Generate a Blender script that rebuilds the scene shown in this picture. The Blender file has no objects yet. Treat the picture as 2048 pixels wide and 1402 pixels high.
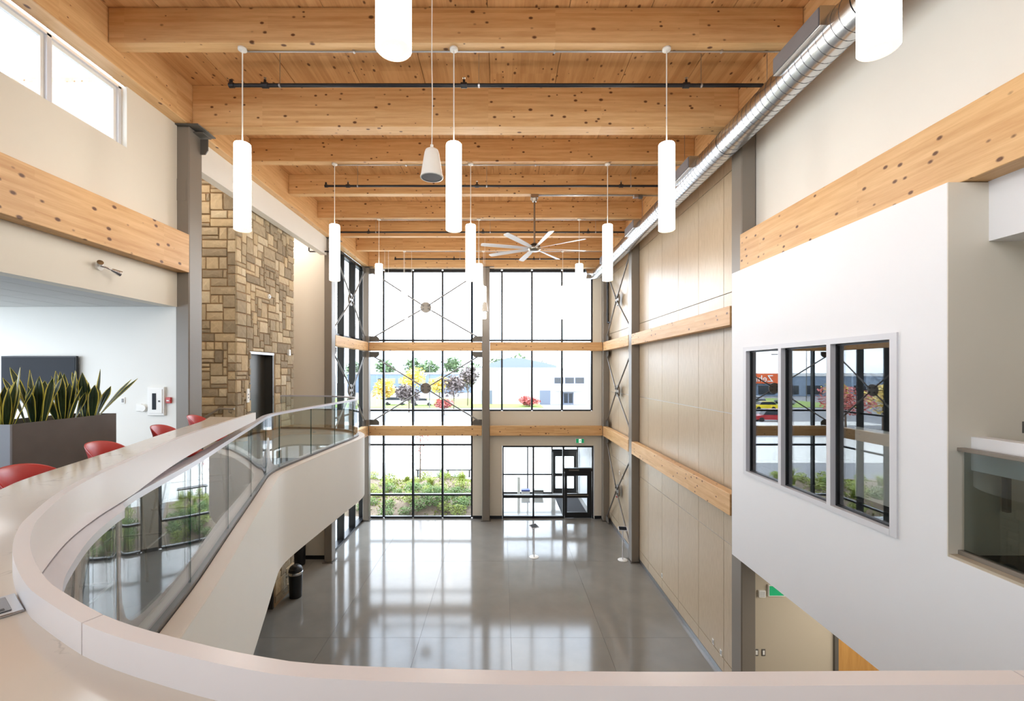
import bpy, bmesh, math, random
from mathutils import Vector, Matrix
random.seed(7)
R = math.radians
PI = math.pi
scene = bpy.context.scene
col = scene.collection

# ------------------------------------------------------------------ camera, world, lights, exposure
EYE = 6.5            # eye height above the ground floor (m)
F2 = EYE - 1.6       # second floor level
Z = lambda z: EYE + z       # heights below are measured from the eye
cam_d = bpy.data.cameras.new('camera')
cam = bpy.data.objects.new('camera', cam_d); col.objects.link(cam)
cam.location = (0, 0, EYE); cam.rotation_euler = (R(90), 0, 0)
cam_d.sensor_width = 36; cam_d.lens = 36 * 890 / 2048
cam_d.shift_x = (1024 - 1002) / 2048; cam_d.shift_y = (743 - 701) / 2048
cam_d.clip_start = 0.02; cam_d.clip_end = 600
scene.camera = cam

w = bpy.data.worlds.new('sky'); scene.world = w; w.use_nodes = True
nt = w.node_tree; nt.nodes.clear()
wo = nt.nodes.new('ShaderNodeOutputWorld'); bg = nt.nodes.new('ShaderNodeBackground')
tc = nt.nodes.new('ShaderNodeTexCoord'); mp = nt.nodes.new('ShaderNodeMapping'); mp.inputs['Scale'].default_value = (1, 1, 3)
nz = nt.nodes.new('ShaderNodeTexNoise'); nz.inputs['Scale'].default_value = 2.2; nz.inputs['Detail'].default_value = 5
cr = nt.nodes.new('ShaderNodeValToRGB')
cr.color_ramp.elements[0].position = .38; cr.color_ramp.elements[0].color = (.62, .78, 1, 1)
cr.color_ramp.elements[1].position = .62; cr.color_ramp.elements[1].color = (.95, .97, 1, 1)
nt.links.new(tc.outputs['Generated'], mp.inputs[0]); nt.links.new(mp.outputs[0], nz.inputs[0])
nt.links.new(nz.outputs[0], cr.inputs[0]); nt.links.new(cr.outputs[0], bg.inputs[0]); nt.links.new(bg.outputs[0], wo.inputs[0])
SKY = 6.0
bg.inputs[1].default_value = SKY

def portal(loc, rot, sx, sy):
    l = bpy.data.lights.new('daylight_portal', 'AREA'); l.shape = 'RECTANGLE'; l.size = sx; l.size_y = sy
    l.cycles.is_portal = True
    o = bpy.data.objects.new('daylight_portal', l); o.location = loc; o.rotation_euler = rot; col.objects.link(o)
portal((-.8, 20.1, 5.6), (R(-90), 0, 0), 10.6, 11)
portal((-6.5, 17.5, 5.6), (0, R(-90), 0), 11, 4.2)
portal((-.7, -6.2, Z(3.6)), (R(90), 0, 0), 9.4, 1.9)
portal((-11.3, 1, 6.3), (0, R(-90), 0), 2.8, 13)
portal((-6.35, 3, EYE + 4.0), (0, R(-90), 0), 1.0, 8.5)

def fill_light(loc, sx, sy, power, color=(1, .95, .88)):  # area lamp without a fixture, added to brighten a dim area
    l = bpy.data.lights.new('fill_light', 'AREA'); l.shape = 'RECTANGLE'; l.size = sx; l.size_y = sy; l.energy = power; l.color = color
    o = bpy.data.objects.new('fill_light', l); o.location = loc; col.objects.link(o)
fill_light((6.8, 6.4, Z(-3.42)), 2.5, 2.5, 90)       # unseen fill added to brighten the wall under the box
fill_light((-7.6, 14.2, Z(5.2)), 2.0, 1.6, 90, (1, .95, .88))        # added fill for the cream wall behind the stone tower
fill_light((-8.3, 9.3, Z(5.2)), 1.0, 1.0, 60, (1, .95, .88))         # added fill over the stair beside the stone tower
fill_light((-8.2, 5.0, Z(1.17)), 2.4, 3.0, 60, (.96, .98, 1))         # added fill under the tiled ceiling, no fixtures there
LAMP = 15.0          # radiance of the pendant shades
vs = scene.view_settings
vs.view_transform = 'Standard'; vs.look = 'None'; vs.gamma = 1.0; vs.use_curve_mapping = False
vs.exposure = 0.46
scene.display_settings.display_device = 'sRGB'
cy = scene.cycles
cy.max_bounces = 12; cy.diffuse_bounces = 6; cy.glossy_bounces = 6; cy.transmission_bounces = 8
cy.transparent_max_bounces = 32; cy.sample_clamp_indirect = 8; cy.caustics_reflective = False; cy.caustics_refractive = False
cy.use_denoising = True

# ------------------------------------------------------------------ materials
def lin(c):
    return tuple(((v / 255) / 12.92 if v / 255 <= .04045 else ((v / 255 + .055) / 1.055) ** 2.4) for v in c) + (1,)
def mat(name, rgb, rough=.5, metal=0., var=.06, scale=3., bump=0., bscale=40., spec=.5, coat=0., emit=None, es=0.):
    m = bpy.data.materials.new(name); m.use_nodes = True
    n = m.node_tree.nodes; l = m.node_tree.links; b = n['Principled BSDF']
    c = lin(rgb)
    b.inputs['Roughness'].default_value = rough; b.inputs['Metallic'].default_value = metal
    b.inputs['Specular IOR Level'].default_value = spec; b.inputs['Coat Weight'].default_value = coat
    t = n.new('ShaderNodeTexCoord'); z = n.new('ShaderNodeTexNoise'); z.inputs['Scale'].default_value = scale; z.inputs['Detail'].default_value = 4
    r = n.new('ShaderNodeMix'); r.data_type = 'RGBA'
    r.inputs['A'].default_value = tuple(max(0, v * (1 - var)) for v in c[:3]) + (1,)
    r.inputs['B'].default_value = tuple(min(1, v * (1 + var)) for v in c[:3]) + (1,)
    l.new(t.outputs['Object'], z.inputs[0]); l.new(z.outputs[0], r.inputs['Factor']); l.new(r.outputs['Result'], b.inputs['Base Color'])
    if bump:
        z2 = n.new('ShaderNodeTexNoise'); z2.inputs['Scale'].default_value = bscale; z2.inputs['Detail'].default_value = 5
        bp = n.new('ShaderNodeBump'); bp.inputs['Strength'].default_value = bump; bp.inputs['Distance'].default_value = .02
        l.new(t.outputs['Object'], z2.inputs[0]); l.new(z2.outputs[0], bp.inputs['Height']); l.new(bp.outputs[0], b.inputs['Normal'])
    if emit:
        b.inputs['Emission Color'].default_value = lin(emit); b.inputs['Emission Strength'].default_value = es
    return m

def wood(name, axis, light, dark, knot=True, lam=.045, gscale=1., rough=.5, rnd=.12, knot_size=.1):
    """grain runs along `axis` (0 x, 1 y, 2 z); laminations stack along z (or across for decks)"""
    m = bpy.data.materials.new(name); m.use_nodes = True
    n = m.node_tree.nodes; l = m.node_tree.links; b = n['Principled BSDF']; b.inputs['Roughness'].default_value = rough
    t = n.new('ShaderNodeTexCoord'); oi = n.new('ShaderNodeObjectInfo')
    off = n.new('ShaderNodeVectorMath'); off.operation = 'MULTIPLY_ADD'
    cmb = n.new('ShaderNodeCombineXYZ')
    for k in range(3): l.new(oi.outputs['Random'], cmb.inputs[k])
    l.new(cmb.outputs[0], off.inputs[0]); off.inputs[1].default_value = (17, 13, 0 if lam else 7); l.new(t.outputs['Object'], off.inputs[2])
    s = [7, 7, 7]; s[axis] = .5
    mp = n.new('ShaderNodeMapping'); mp.inputs['Scale'].default_value = [v * gscale for v in s]; l.new(off.outputs[0], mp.inputs[0])
    nz = n.new('ShaderNodeTexNoise'); nz.inputs['Scale'].default_value = 2.5; nz.inputs['Detail'].default_value = 6; nz.inputs['Roughness'].default_value = .65
    l.new(mp.outputs[0], nz.inputs[0])
    # per-lamination tone
    sx = n.new('ShaderNodeSeparateXYZ'); l.new(off.outputs[0], sx.inputs[0])
    stack = {0: 'Z', 1: 'Z', 2: 'Y'}[axis] if lam >= 0 else 'X'
    dv = n.new('ShaderNodeMath'); dv.operation = 'DIVIDE'; dv.inputs[1].default_value = abs(lam); l.new(sx.outputs[stack], dv.inputs[0])
    fl = n.new('ShaderNodeMath'); fl.operation = 'FLOOR'; l.new(dv.outputs[0], fl.inputs[0])
    ld = n.new('ShaderNodeMath'); ld.operation = 'DIVIDE'; ld.inputs[1].default_value = 2.1; l.new(sx.outputs[['X', 'Y', 'Z'][axis]], ld.inputs[0])
    lf = n.new('ShaderNodeMath'); lf.operation = 'FLOOR'; l.new(ld.outputs[0], lf.inputs[0])
    wn = n.new('ShaderNodeTexWhiteNoise'); wn.noise_dimensions = '3D'
    cb2 = n.new('ShaderNodeCombineXYZ'); l.new(fl.outputs[0], cb2.inputs[0]); l.new(oi.outputs['Random'], cb2.inputs[1]); l.new(lf.outputs[0], cb2.inputs[2]); l.new(cb2.outputs[0], wn.inputs[0])
    f = n.new('ShaderNodeMath'); f.operation = 'MULTIPLY_ADD'; f.inputs[1].default_value = rnd * 2.4; l.new(wn.outputs[0], f.inputs[0])
    sub = n.new('ShaderNodeMath'); sub.operation = 'SUBTRACT'; sub.inputs[1].default_value = rnd * 1.2; l.new(nz.outputs[0], sub.inputs[0])
    l.new(sub.outputs[0], f.inputs[2])
    cr = n.new('ShaderNodeValToRGB'); cr.color_ramp.elements[0].position = .28; cr.color_ramp.elements[0].color = lin(dark)
    cr.color_ramp.elements[1].position = .68; cr.color_ramp.elements[1].color = lin(light)
    l.new(f.outputs[0], cr.inputs[0]); out = cr.outputs[0]
    if knot:
        ks = [7.2, 7.2, 7.2]; ks[axis] = 4.6
        mk = n.new('ShaderNodeMapping'); mk.inputs['Scale'].default_value = ks; l.new(off.outputs[0], mk.inputs[0])
        vo = n.new('ShaderNodeTexVoronoi'); vo.inputs['Scale'].default_value = 1.0; l.new(mk.outputs[0], vo.inputs[0])
        kr = n.new('ShaderNodeValToRGB'); kr.color_ramp.elements[0].position = knot_size * .75; kr.color_ramp.elements[0].color = (1, 1, 1, 1)
        kr.color_ramp.elements[1].position = knot_size * 1.35; kr.color_ramp.elements[1].color = (0, 0, 0, 1)
        kc = n.new('ShaderNodeSeparateColor'); l.new(vo.outputs['Color'], kc.inputs[0])
        km = n.new('ShaderNodeMapRange'); km.inputs['To Min'].default_value = .35; km.inputs['To Max'].default_value = 1.25; l.new(kc.outputs[0], km.inputs[0])
        kd_ = n.new('ShaderNodeMath'); kd_.operation = 'DIVIDE'; l.new(vo.outputs['Distance'], kd_.inputs[0]); l.new(km.outputs[0], kd_.inputs[1]); l.new(kd_.outputs[0], kr.inputs[0])
        mx = n.new('ShaderNodeMix'); mx.data_type = 'RGBA'; l.new(kr.outputs[0], mx.inputs['Factor']); l.new(out, mx.inputs['A'])
        mx.inputs['B'].default_value = lin((96, 58, 30)); out = mx.outputs['Result']
    l.new(out, b.inputs['Base Color'])
    return m

def glass_mat(name, tint=(.93, .965, .95), refl=1.0):
    m = bpy.data.materials.new(name); m.use_nodes = True
    n = m.node_tree.nodes; l = m.node_tree.links; n.clear()
    o = n.new('ShaderNodeOutputMaterial'); t = n.new('ShaderNodeBsdfTransparent'); g = n.new('ShaderNodeBsdfGlossy'); mx = n.new('ShaderNodeMixShader')
    t.inputs[0].default_value = tint + (1,); g.inputs['Roughness'].default_value = 0.0
    ge = n.new('ShaderNodeNewGeometry'); ior = n.new('ShaderNodeMapRange'); ior.inputs['To Min'].default_value = 1.5; ior.inputs['To Max'].default_value = 1 / 1.5
    fr = n.new('ShaderNodeFresnel'); l.new(ge.outputs['Backfacing'], ior.inputs[0]); l.new(ior.outputs[0], fr.inputs[0])
    k = n.new('ShaderNodeMath'); k.operation = 'MULTIPLY'; k.inputs[1].default_value = refl; l.new(fr.outputs[0], k.inputs[0])
    l.new(k.outputs[0], mx.inputs[0]); l.new(t.outputs[0], mx.inputs[1]); l.new(g.outputs[0], mx.inputs[2]); l.new(mx.outputs[0], o.inputs[0])
    return m

M = {}
M['wood_x'] = wood('glulam_timber_cross', 0, (220, 180, 128), (197, 150, 98), rnd=.09, knot_size=.14)
M['wood_y'] = wood('glulam_timber_long', 1, (220, 180, 128), (197, 150, 98), rnd=.09, knot_size=.14)
M['deck'] = wood('timber_deck', 1, (212, 166, 114), (188, 140, 90), lam=-.14, rnd=.13, knot_size=.14)
M['panel'] = wood('veneer_panel', 2, (198, 180, 154), (176, 156, 128), knot=False, gscale=3.2, rough=.3, rnd=.0, lam=10)
M['cream'] = mat('cream_paint', (222, 216, 202), .55, var=.015)
M['rod'] = mat('grey_rod_paint', (120, 116, 112), .35, .4)
M['carpet'] = mat('dark_carpet', (74, 74, 76), .95, var=.15, scale=30)
M['white'] = mat('white_paint', (232, 232, 234), .5, var=.01)
M['offwhite'] = mat('warm_white_paint', (230, 228, 221), .5, var=.012)
M['steel_paint'] = mat('taupe_steel_paint', (128, 120, 110), .38, var=.03)
M['plate'] = mat('dark_plate_paint', (92, 88, 82), .4)
M['black'] = mat('black_frame', (22, 23, 26), .35)
M['blackpipe'] = mat('black_pipe', (24, 24, 28), .4)
M['alu'] = mat('aluminium', (190, 190, 192), .32, 1., var=.03)
M['galv'] = mat('galvanised_duct', (205, 207, 210), .24, 1., var=.08, scale=9)
M['seam'] = mat('duct_seam', (120, 120, 122), .4, 1.)
M['chrome'] = mat('polished_metal', (200, 200, 202), .15, 1.)
M['nickel'] = mat('brushed_nickel', (168, 160, 150), .3, 1.)
M['frame_l'] = mat('light_frame', (214, 214, 218), .35, var=.01)
M['conc'] = mat('polished_concrete', (133, 130, 123), .105, var=.2, scale=1.3, bump=.012, bscale=2.2, spec=.45)
M['groove'] = mat('floor_joint', (78, 74, 70), .6)
M['floor2'] = mat('upper_floor_tile', (176, 176, 174), .25, var=.05)
M['quartz'] = mat('beige_quartz', (226, 214, 198), .1, var=.03, scale=5)
M['lip'] = mat('lip_solid_surface', (232, 226, 224), .28, var=.008)
M['ledge'] = mat('ledge_paint', (230, 220, 208), .4, var=.01)
M['lav'] = mat('satin_rail', (206, 206, 214), .3, .3, var=.01)
M['shade'] = mat('glowing_shade', (250, 244, 230), .4, emit=(255, 249, 240), es=LAMP)
M['shade_cap'] = mat('frosted_cap', (250, 240, 222), .4, emit=(255, 232, 200), es=1.0)
M['shade_core'] = mat('lamp_core', (255, 255, 250), .4, emit=(255, 244, 226), es=9)
M['whitepl'] = mat('white_plastic', (236, 234, 228), .35, var=.01)
M['greypl'] = mat('grey_plastic', (150, 150, 150), .45)
M['grille'] = mat('grey_grille', (128, 126, 130), .6, .3)
M['stonem'] = mat('mortar', (150, 122, 90), .9, bump=.3)
M['mulch'] = mat('mulch_soil', (128, 112, 94), .95, var=.5, scale=6, bump=.6, bscale=14)
M['leafg'] = mat('green_leaves', (96, 128, 52), .6, var=.35, scale=8)
M['leafl'] = mat('pale_leaves', (150, 164, 70), .6, var=.3, scale=8)
M['leafy'] = mat('yellow_leaves', (226, 200, 104), .6, var=.2, scale=3)
M['leafp'] = mat('purple_leaves', (116, 104, 100), .6, var=.3, scale=3)
M['leafr'] = mat('red_leaves', (186, 100, 92), .6, var=.3, scale=3)
M['leafd'] = mat('dark_tree_leaves', (112, 134, 92), .6, var=.3, scale=2)
M['bark'] = mat('bark', (96, 78, 62), .8)
M['asphalt'] = mat('asphalt', (128, 128, 130), .8, var=.1)
M['walk'] = mat('pale_paving', (206, 204, 198), .8, var=.05)
M['lawn'] = mat('lawn', (130, 150, 72), .9, var=.25, scale=.6)
M['planter'] = mat('planter_dark_laminate', (94, 86, 80), .5, var=.22, scale=5)
M['planter_l'] = mat('planter_end_laminate', (140, 142, 148), .4, var=.08)
M['soil'] = mat('soil', (50, 40, 34), .9, bump=.5)
M['sgreen'] = mat('snake_plant_green', (42, 62, 34), .42, var=.5, scale=28)
M['syell'] = mat('snake_plant_margin', (226, 216, 98), .42, var=.1)
M['red'] = mat('red_plastic', (190, 40, 34), .35, var=.03)
M['tv'] = mat('tv_screen', (14, 18, 26), .3, spec=.12)
M['tile'] = mat('ceiling_tile', (206, 206, 204), .8, var=.03, scale=60)
M['steeldoor'] = mat('elevator_steel', (92, 88, 82), .3, .7, var=.04)
M['dark'] = mat('unlit_room_dark', (40, 38, 36), .7)  # shade of unlit rooms put into the colour
M['taupe'] = mat('beige_paint', (186, 174, 154), .55, var=.015)
M['maple'] = wood('maple_door', 2, (196, 146, 80), (174, 124, 62), knot=False, lam=10, rnd=0)
M['glass'] = glass_mat('clear_glass', (.92, .955, .945), 1.25)
M['glass_clear'] = glass_mat('window_glass', (.97, .98, .98))
M['glass_tint'] = glass_mat('tinted_interior_glass', (.80, .82, .82), 2.6)
M['glass_frost'] = glass_mat('pale_green_glass', (.66, .70, .69), 1.2)
M['glass_edge'] = mat('green_glass_edge', (22, 62, 56), .15)
M['green'] = mat('exit_green', (20, 132, 84), .4, emit=(20, 140, 90), es=.5)
M['signw'] = mat('sign_white', (240, 244, 240), .4, emit=(240, 250, 244), es=.6)
M['blue'] = mat('blue_card', (70, 86, 160), .5)
M['yellow'] = mat('yellow_sticker', (214, 176, 50), .5)
M['orange'] = mat('orange_fascia', (214, 92, 36), .6)
M['farwall'] = mat('pale_cladding', (214, 214, 212), .7, var=.02)
M['greyroof'] = mat('grey_roof', (100, 108, 122), .7)
M['bluewall'] = mat('blue_grey_cladding', (112, 128, 146), .7)
M['tyre'] = mat('tyre', (26, 26, 26), .8)
M['carglass'] = mat('car_glass', (30, 36, 42), .1)
M['carred'] = mat('red_car_paint', (150, 24, 30), .25)
M['carwhite'] = mat('white_car_paint', (232, 234, 236), .25)
M['caryellow'] = mat('yellow_car_paint', (222, 196, 30), .3)
M['carsilver'] = mat('silver_car_paint', (150, 154, 160), .25, .4)
M['mat'] = mat('black_floor_mat', (46, 47, 52), .9, bump=.3)
# stones: tone differs from stone to stone
def stone_mat():
    m = mat('rubble_stone', (168, 148, 116), .85, bump=.9, bscale=11)
    n = m.node_tree.nodes; l = m.node_tree.links; b = n['Principled BSDF']
    oi = n.new('ShaderNodeObjectInfo'); cr = n.new('ShaderNodeValToRGB'); e = cr.color_ramp.elements
    e[0].color = lin((142, 128, 106)); e[1].color = lin((208, 194, 166)); e[1].position = 1
    for p, c in ((.25, (164, 148, 122)), (.5, (180, 163, 134)), (.75, (196, 174, 138))):
        x = e.new(p); x.color = lin(c)
    z = n.new('ShaderNodeTexNoise'); z.inputs['Scale'].default_value = 9; z.inputs['Detail'].default_value = 8
    t = n.new('ShaderNodeTexCoord'); l.new(t.outputs['Object'], z.inputs[0])
    ov = n.new('ShaderNodeMix'); ov.data_type = 'RGBA'; ov.blend_type = 'OVERLAY'; ov.inputs['Factor'].default_value = .3
    l.new(oi.outputs['Random'], cr.inputs[0]); l.new(cr.outputs[0], ov.inputs['A']); l.new(z.outputs[0], ov.inputs['B'])
    l.new(ov.outputs['Result'], b.inputs['Base Color'])
    return m
M['stone'] = stone_mat()
# quartz with thin veins
def veins(m):
    n = m.node_tree.nodes; l = m.node_tree.links; b = n['Principled BSDF']
    t = n.new('ShaderNodeTexCoord'); z = n.new('ShaderNodeTexNoise'); z.inputs['Scale'].default_value = 3.2; z.inputs['Detail'].default_value = 9; z.inputs['Distortion'].default_value = 1.3
    l.new(t.outputs['Object'], z.inputs[0])
    cr = n.new('ShaderNodeValToRGB'); e = cr.color_ramp.elements
    e[0].position = .485; e[0].color = (0, 0, 0, 1); e[1].position = .515; e[1].color = (0, 0, 0, 1); x = e.new(.5); x.color = (1, 1, 1, 1)
    l.new(z.outputs[0], cr.inputs[0])
    z2 = n.new('ShaderNodeTexNoise'); z2.inputs['Scale'].default_value = 5; l.new(t.outputs['Object'], z2.inputs[0])
    mu = n.new('ShaderNodeMath'); mu.operation = 'MULTIPLY'; l.new(cr.outputs[0], mu.inputs[0])
    r2 = n.new('ShaderNodeMapRange'); r2.inputs['From Min'].default_value = .5; r2.inputs['From Max'].default_value = .75; r2.inputs['To Max'].default_value = .9; l.new(z2.outputs[0], r2.inputs[0]); l.new(r2.outputs[0], mu.inputs[1])
    old = b.inputs['Base Color'].links[0].from_socket
    mx = n.new('ShaderNodeMix'); mx.data_type = 'RGBA'; l.new(mu.outputs[0], mx.inputs['Factor']); l.new(old, mx.inputs['A']); mx.inputs['B'].default_value = lin((150, 138, 124))
    l.new(mx.outputs['Result'], b.inputs['Base Color'])
veins(M['quartz'])

# ------------------------------------------------------------------ geometry helpers
def wpos(o):
    p = Vector((0, 0, 0))
    while o is not None:
        p += o.location; o = o.parent
    return p
def tag(o, label=None, cat=None, group=None, kind=None):
    if label: o['label'] = label
    if cat: o['category'] = cat
    if group: o['group'] = group
    if kind: o['kind'] = kind
    return o
def thing(name, loc, label, cat, group=None):
    o = bpy.data.objects.new(name, None); o.location = loc; o.empty_display_size = .1; col.objects.link(o)
    return tag(o, label, cat, group)
def node(name, loc, kind='structure'):
    o = bpy.data.objects.new(name, None); o.location = loc; o.empty_display_size = .1; col.objects.link(o); o['kind'] = kind
    return o

class G:
    def __init__(s): s.v = []; s.f = []; s.m = []; s.sm = []
    def add(s, vs_, fs_, mi=0, smooth=False):
        k = len(s.v); s.v += [tuple(p) for p in vs_]
        for f in fs_: s.f.append(tuple(i + k for i in f)); s.m.append(mi); s.sm.append(smooth)
        return s
    def box(s, x0, x1, y0, y1, z0, z1, mi=0):
        v = [(x, y, z) for z in (z0, z1) for y in (y0, y1) for x in (x0, x1)]
        return s.add(v, [(0, 2, 3, 1), (4, 5, 7, 6), (0, 1, 5, 4), (2, 6, 7, 3), (0, 4, 6, 2), (1, 3, 7, 5)], mi)
    def cham(s, x0, x1, y0, y1, z0, z1, b=.01, mi=0):
        """box with chamfered edges on the faces seen: a 24-vertex box"""
        vs_ = []; X = (x0, x1); Y = (y0, y1); Z = (z0, z1)
        idx = {}
        for i in (0, 1):
            for j in (0, 1):
                for k in (0, 1):
                    sx, sy, sz = (1 if i == 0 else -1) * b, (1 if j == 0 else -1) * b, (1 if k == 0 else -1) * b
                    for a, p in enumerate(((X[i], Y[j] + sy, Z[k] + sz), (X[i] + sx, Y[j], Z[k] + sz), (X[i] + sx, Y[j] + sy, Z[k]))):
                        idx[(i, j, k, a)] = len(vs_); vs_.append(p)
        q = lambda *t: idx[t]
        fs = []
        for i in (0, 1):
            f = [q(i, 0, 0, 0), q(i, 0, 1, 0), q(i, 1, 1, 0), q(i, 1, 0, 0)]; fs.append(f if i == 0 else f[::-1])
            f = [q(0, i, 0, 1), q(1, i, 0, 1), q(1, i, 1, 1), q(0, i, 1, 1)]; fs.append(f if i == 0 else f[::-1])
            f = [q(0, 0, i, 2), q(0, 1, i, 2), q(1, 1, i, 2), q(1, 0, i, 2)]; fs.append(f if i == 0 else f[::-1])
        for a in (0, 1):
            for b_ in (0, 1):
                fs.append([q(a, b_, 0, 0), q(a, b_, 0, 1), q(a, b_, 1, 1), q(a, b_, 1, 0)] if (a == b_) else [q(a, b_, 0, 1), q(a, b_, 0, 0), q(a, b_, 1, 0), q(a, b_, 1, 1)])
                fs.append([q(a, 0, b_, 0), q(a, 1, b_, 0), q(a, 1, b_, 2), q(a, 0, b_, 2)])
                fs.append([q(0, a, b_, 1), q(1, a, b_, 1), q(1, a, b_, 2), q(0, a, b_, 2)])
        for i in (0, 1):
            for j in (0, 1):
                for k in (0, 1): fs.append([q(i, j, k, 0), q(i, j, k, 1), q(i, j, k, 2)])
        s.add(vs_, fs, mi); s.fix = True
        return s
    def cyl(s, p0, p1, r0, r1=None, n=12, mi=0, caps=True):
        r1 = r0 if r1 is None else r1
        p0, p1 = Vector(p0), Vector(p1); d = (p1 - p0).normalized()
        a = Vector((0, 0, 1)) if abs(d.z) < .9 else Vector((1, 0, 0))
        u = d.cross(a).normalized(); w_ = d.cross(u)
        vs_ = []
        for p, r in ((p0, r0), (p1, r1)):
            for i in range(n):
                t = 2 * PI * i / n; vs_.append(p + u * (r * math.cos(t)) + w_ * (r * math.sin(t)))
        s.add(vs_, [(i, (i + 1) % n, n + (i + 1) % n, n + i)[::-1] for i in range(n)], mi, True)
        if caps:
            s.add([vs_[i] for i in range(n)], [tuple(range(n))], mi); s.add([vs_[n + i] for i in range(n)], [tuple(range(n))[::-1]], mi)
        return s
    def tube(s, pts, r, n=8, mi=0):
        pts = [Vector(p) for p in pts]; N = len(pts); vs_ = []; pu = None
        for i, p in enumerate(pts):
            d = (pts[min(i + 1, N - 1)] - pts[max(i - 1, 0)]).normalized()
            if pu is None:
                a = Vector((0, 0, 1)) if abs(d.z) < .9 else Vector((1, 0, 0)); u = d.cross(a).normalized()
            else:
                u = (pu - d * pu.dot(d)).normalized()
            pu = u; w_ = d.cross(u); rr = r[i] if isinstance(r, (list, tuple)) else r
            for k in range(n):
                t = 2 * PI * k / n; vs_.append(p + u * (rr * math.cos(t)) + w_ * (rr * math.sin(t)))
        fs = [(i * n + k, i * n + (k + 1) % n, (i + 1) * n + (k + 1) % n, (i + 1) * n + k)[::-1] for i in range(N - 1) for k in range(n)]
        s.add(vs_, fs, mi, True)
        s.add(vs_[:n], [tuple(range(n))], mi); s.add(vs_[-n:], [tuple(range(n))[::-1]], mi)
        return s
    def lathe(s, prof, c=(0, 0, 0), n=28, mi=0, smooth=True, sq=None):
        vs_ = []
        for (r, z) in prof:
            for i in range(n):
                t = 2 * PI * i / n; vs_.append((c[0] + r * math.cos(t), c[1] + r * math.sin(t), c[2] + z))
        fs = [(i * n + k, i * n + (k + 1) % n, (i + 1) * n + (k + 1) % n, (i + 1) * n + k) for i in range(len(prof) - 1) for k in range(n)]
        return s.add(vs_, fs, mi, smooth)
    def prism(s, poly, a0, a1, axis=1, mi=0):
        """poly in the two other axes, extruded along axis from a0 to a1"""
        def P(p, a):
            if axis == 0: return (a, p[0], p[1])
            if axis == 1: return (p[0], a, p[1])
            return (p[0], p[1], a)
        n = len(poly); vs_ = [P(p, a0) for p in poly] + [P(p, a1) for p in poly]
        s.add(vs_, [tuple(range(n)), tuple(range(n, 2 * n))[::-1]] + [(i, n + i, n + (i + 1) % n, (i + 1) % n) for i in range(n)], mi)
        s.fix = True
        return s
    def ribbon(s, A, B, mi=0, smooth=True):
        n = len(A); return s.add(list(A) + list(B), [(i, i + 1, n + i + 1, n + i) for i in range(n - 1)], mi, smooth)
    def obj(s, name, mats, parent=None, label=None, fixn=None):
        xs = [min(p[i] for p in s.v) for i in range(3)]; xe = [max(p[i] for p in s.v) for i in range(3)]
        c = Vector([(a + b) / 2 for a, b in zip(xs, xe)])
        me = bpy.data.meshes.new(name)
        me.from_pydata([(p[0] - c.x, p[1] - c.y, p[2] - c.z) for p in s.v], [], s.f)
        me.polygons.foreach_set('use_smooth', s.sm); me.polygons.foreach_set('material_index', s.m)
        for m in (mats if isinstance(mats, (list, tuple)) else [mats]): me.materials.append(M[m] if isinstance(m, str) else m)
        if fixn or (fixn is None and getattr(s, 'fix', False)):
            b = bmesh.new(); b.from_mesh(me); bmesh.ops.recalc_face_normals(b, faces=b.faces); b.to_mesh(me); b.free()
        me.update()
        o = bpy.data.objects.new(name, me); col.objects.link(o)
        if parent is not None:
            o.location = c - wpos(parent); o.parent = parent
        else: o.location = c
        if label: o['label'] = label
        return o
def bx(name, x0, x1, y0, y1, z0, z1, m, parent=None, label=None):
    return G().box(x0, x1, y0, y1, z0, z1).obj(name, m, parent, label)
def cbx(name, x0, x1, y0, y1, z0, z1, m, parent=None, b=.008, label=None):
    return G().cham(x0, x1, y0, y1, z0, z1, b).obj(name, m, parent, label)
def struct(o): o['kind'] = 'structure'; return o
def copy_tree(o, parent=None):
    c = o.copy(); col.objects.link(c)
    if parent is not None: c.parent = parent
    for ch in list(o.children): copy_tree(ch, c)
    return c
def place(proto, first, loc, rz=0, label=None, group=None):
    o = proto if first else copy_tree(proto)
    o.location = loc; o.rotation_euler = (0, 0, rz)
    if label: o['label'] = label
    if group: o['group'] = group
    return o
def catmull(pts, n=10):
    P = [Vector((p[0], p[1])) for p in pts]; P = [P[0] * 2 - P[1]] + P + [P[-1] * 2 - P[-2]]; out = []
    for i in range(1, len(P) - 2):
        a, b, c, d = P[i - 1], P[i], P[i + 1], P[i + 2]
        for k in range(n):
            t = k / n
            out.append(.5 * ((2 * b) + (c - a) * t + (2 * a - 5 * b + 4 * c - d) * t * t + (3 * b - a - 3 * c + d) * t ** 3))
    out.append(P[-2]); return out
def resample(pts, step):
    L = [0]
    for a, b in zip(pts, pts[1:]): L.append(L[-1] + (b - a).length)
    n = max(2, int(round(L[-1] / step)) + 1); out = []; j = 0
    for i in range(n):
        t = L[-1] * i / (n - 1)
        while j < len(L) - 2 and L[j + 1] < t: j += 1
        u = (t - L[j]) / max(1e-9, L[j + 1] - L[j]); out.append(pts[j].lerp(pts[j + 1], u))
    return out
def offset(pts, d):
    """positive d = towards the void (right hand of travel)"""
    out = []
    for i, p in enumerate(pts):
        t = (pts[min(i + 1, len(pts) - 1)] - pts[max(i - 1, 0)]).normalized(); out.append(p + Vector((t.y, -t.x)) * d)
    return out
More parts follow.
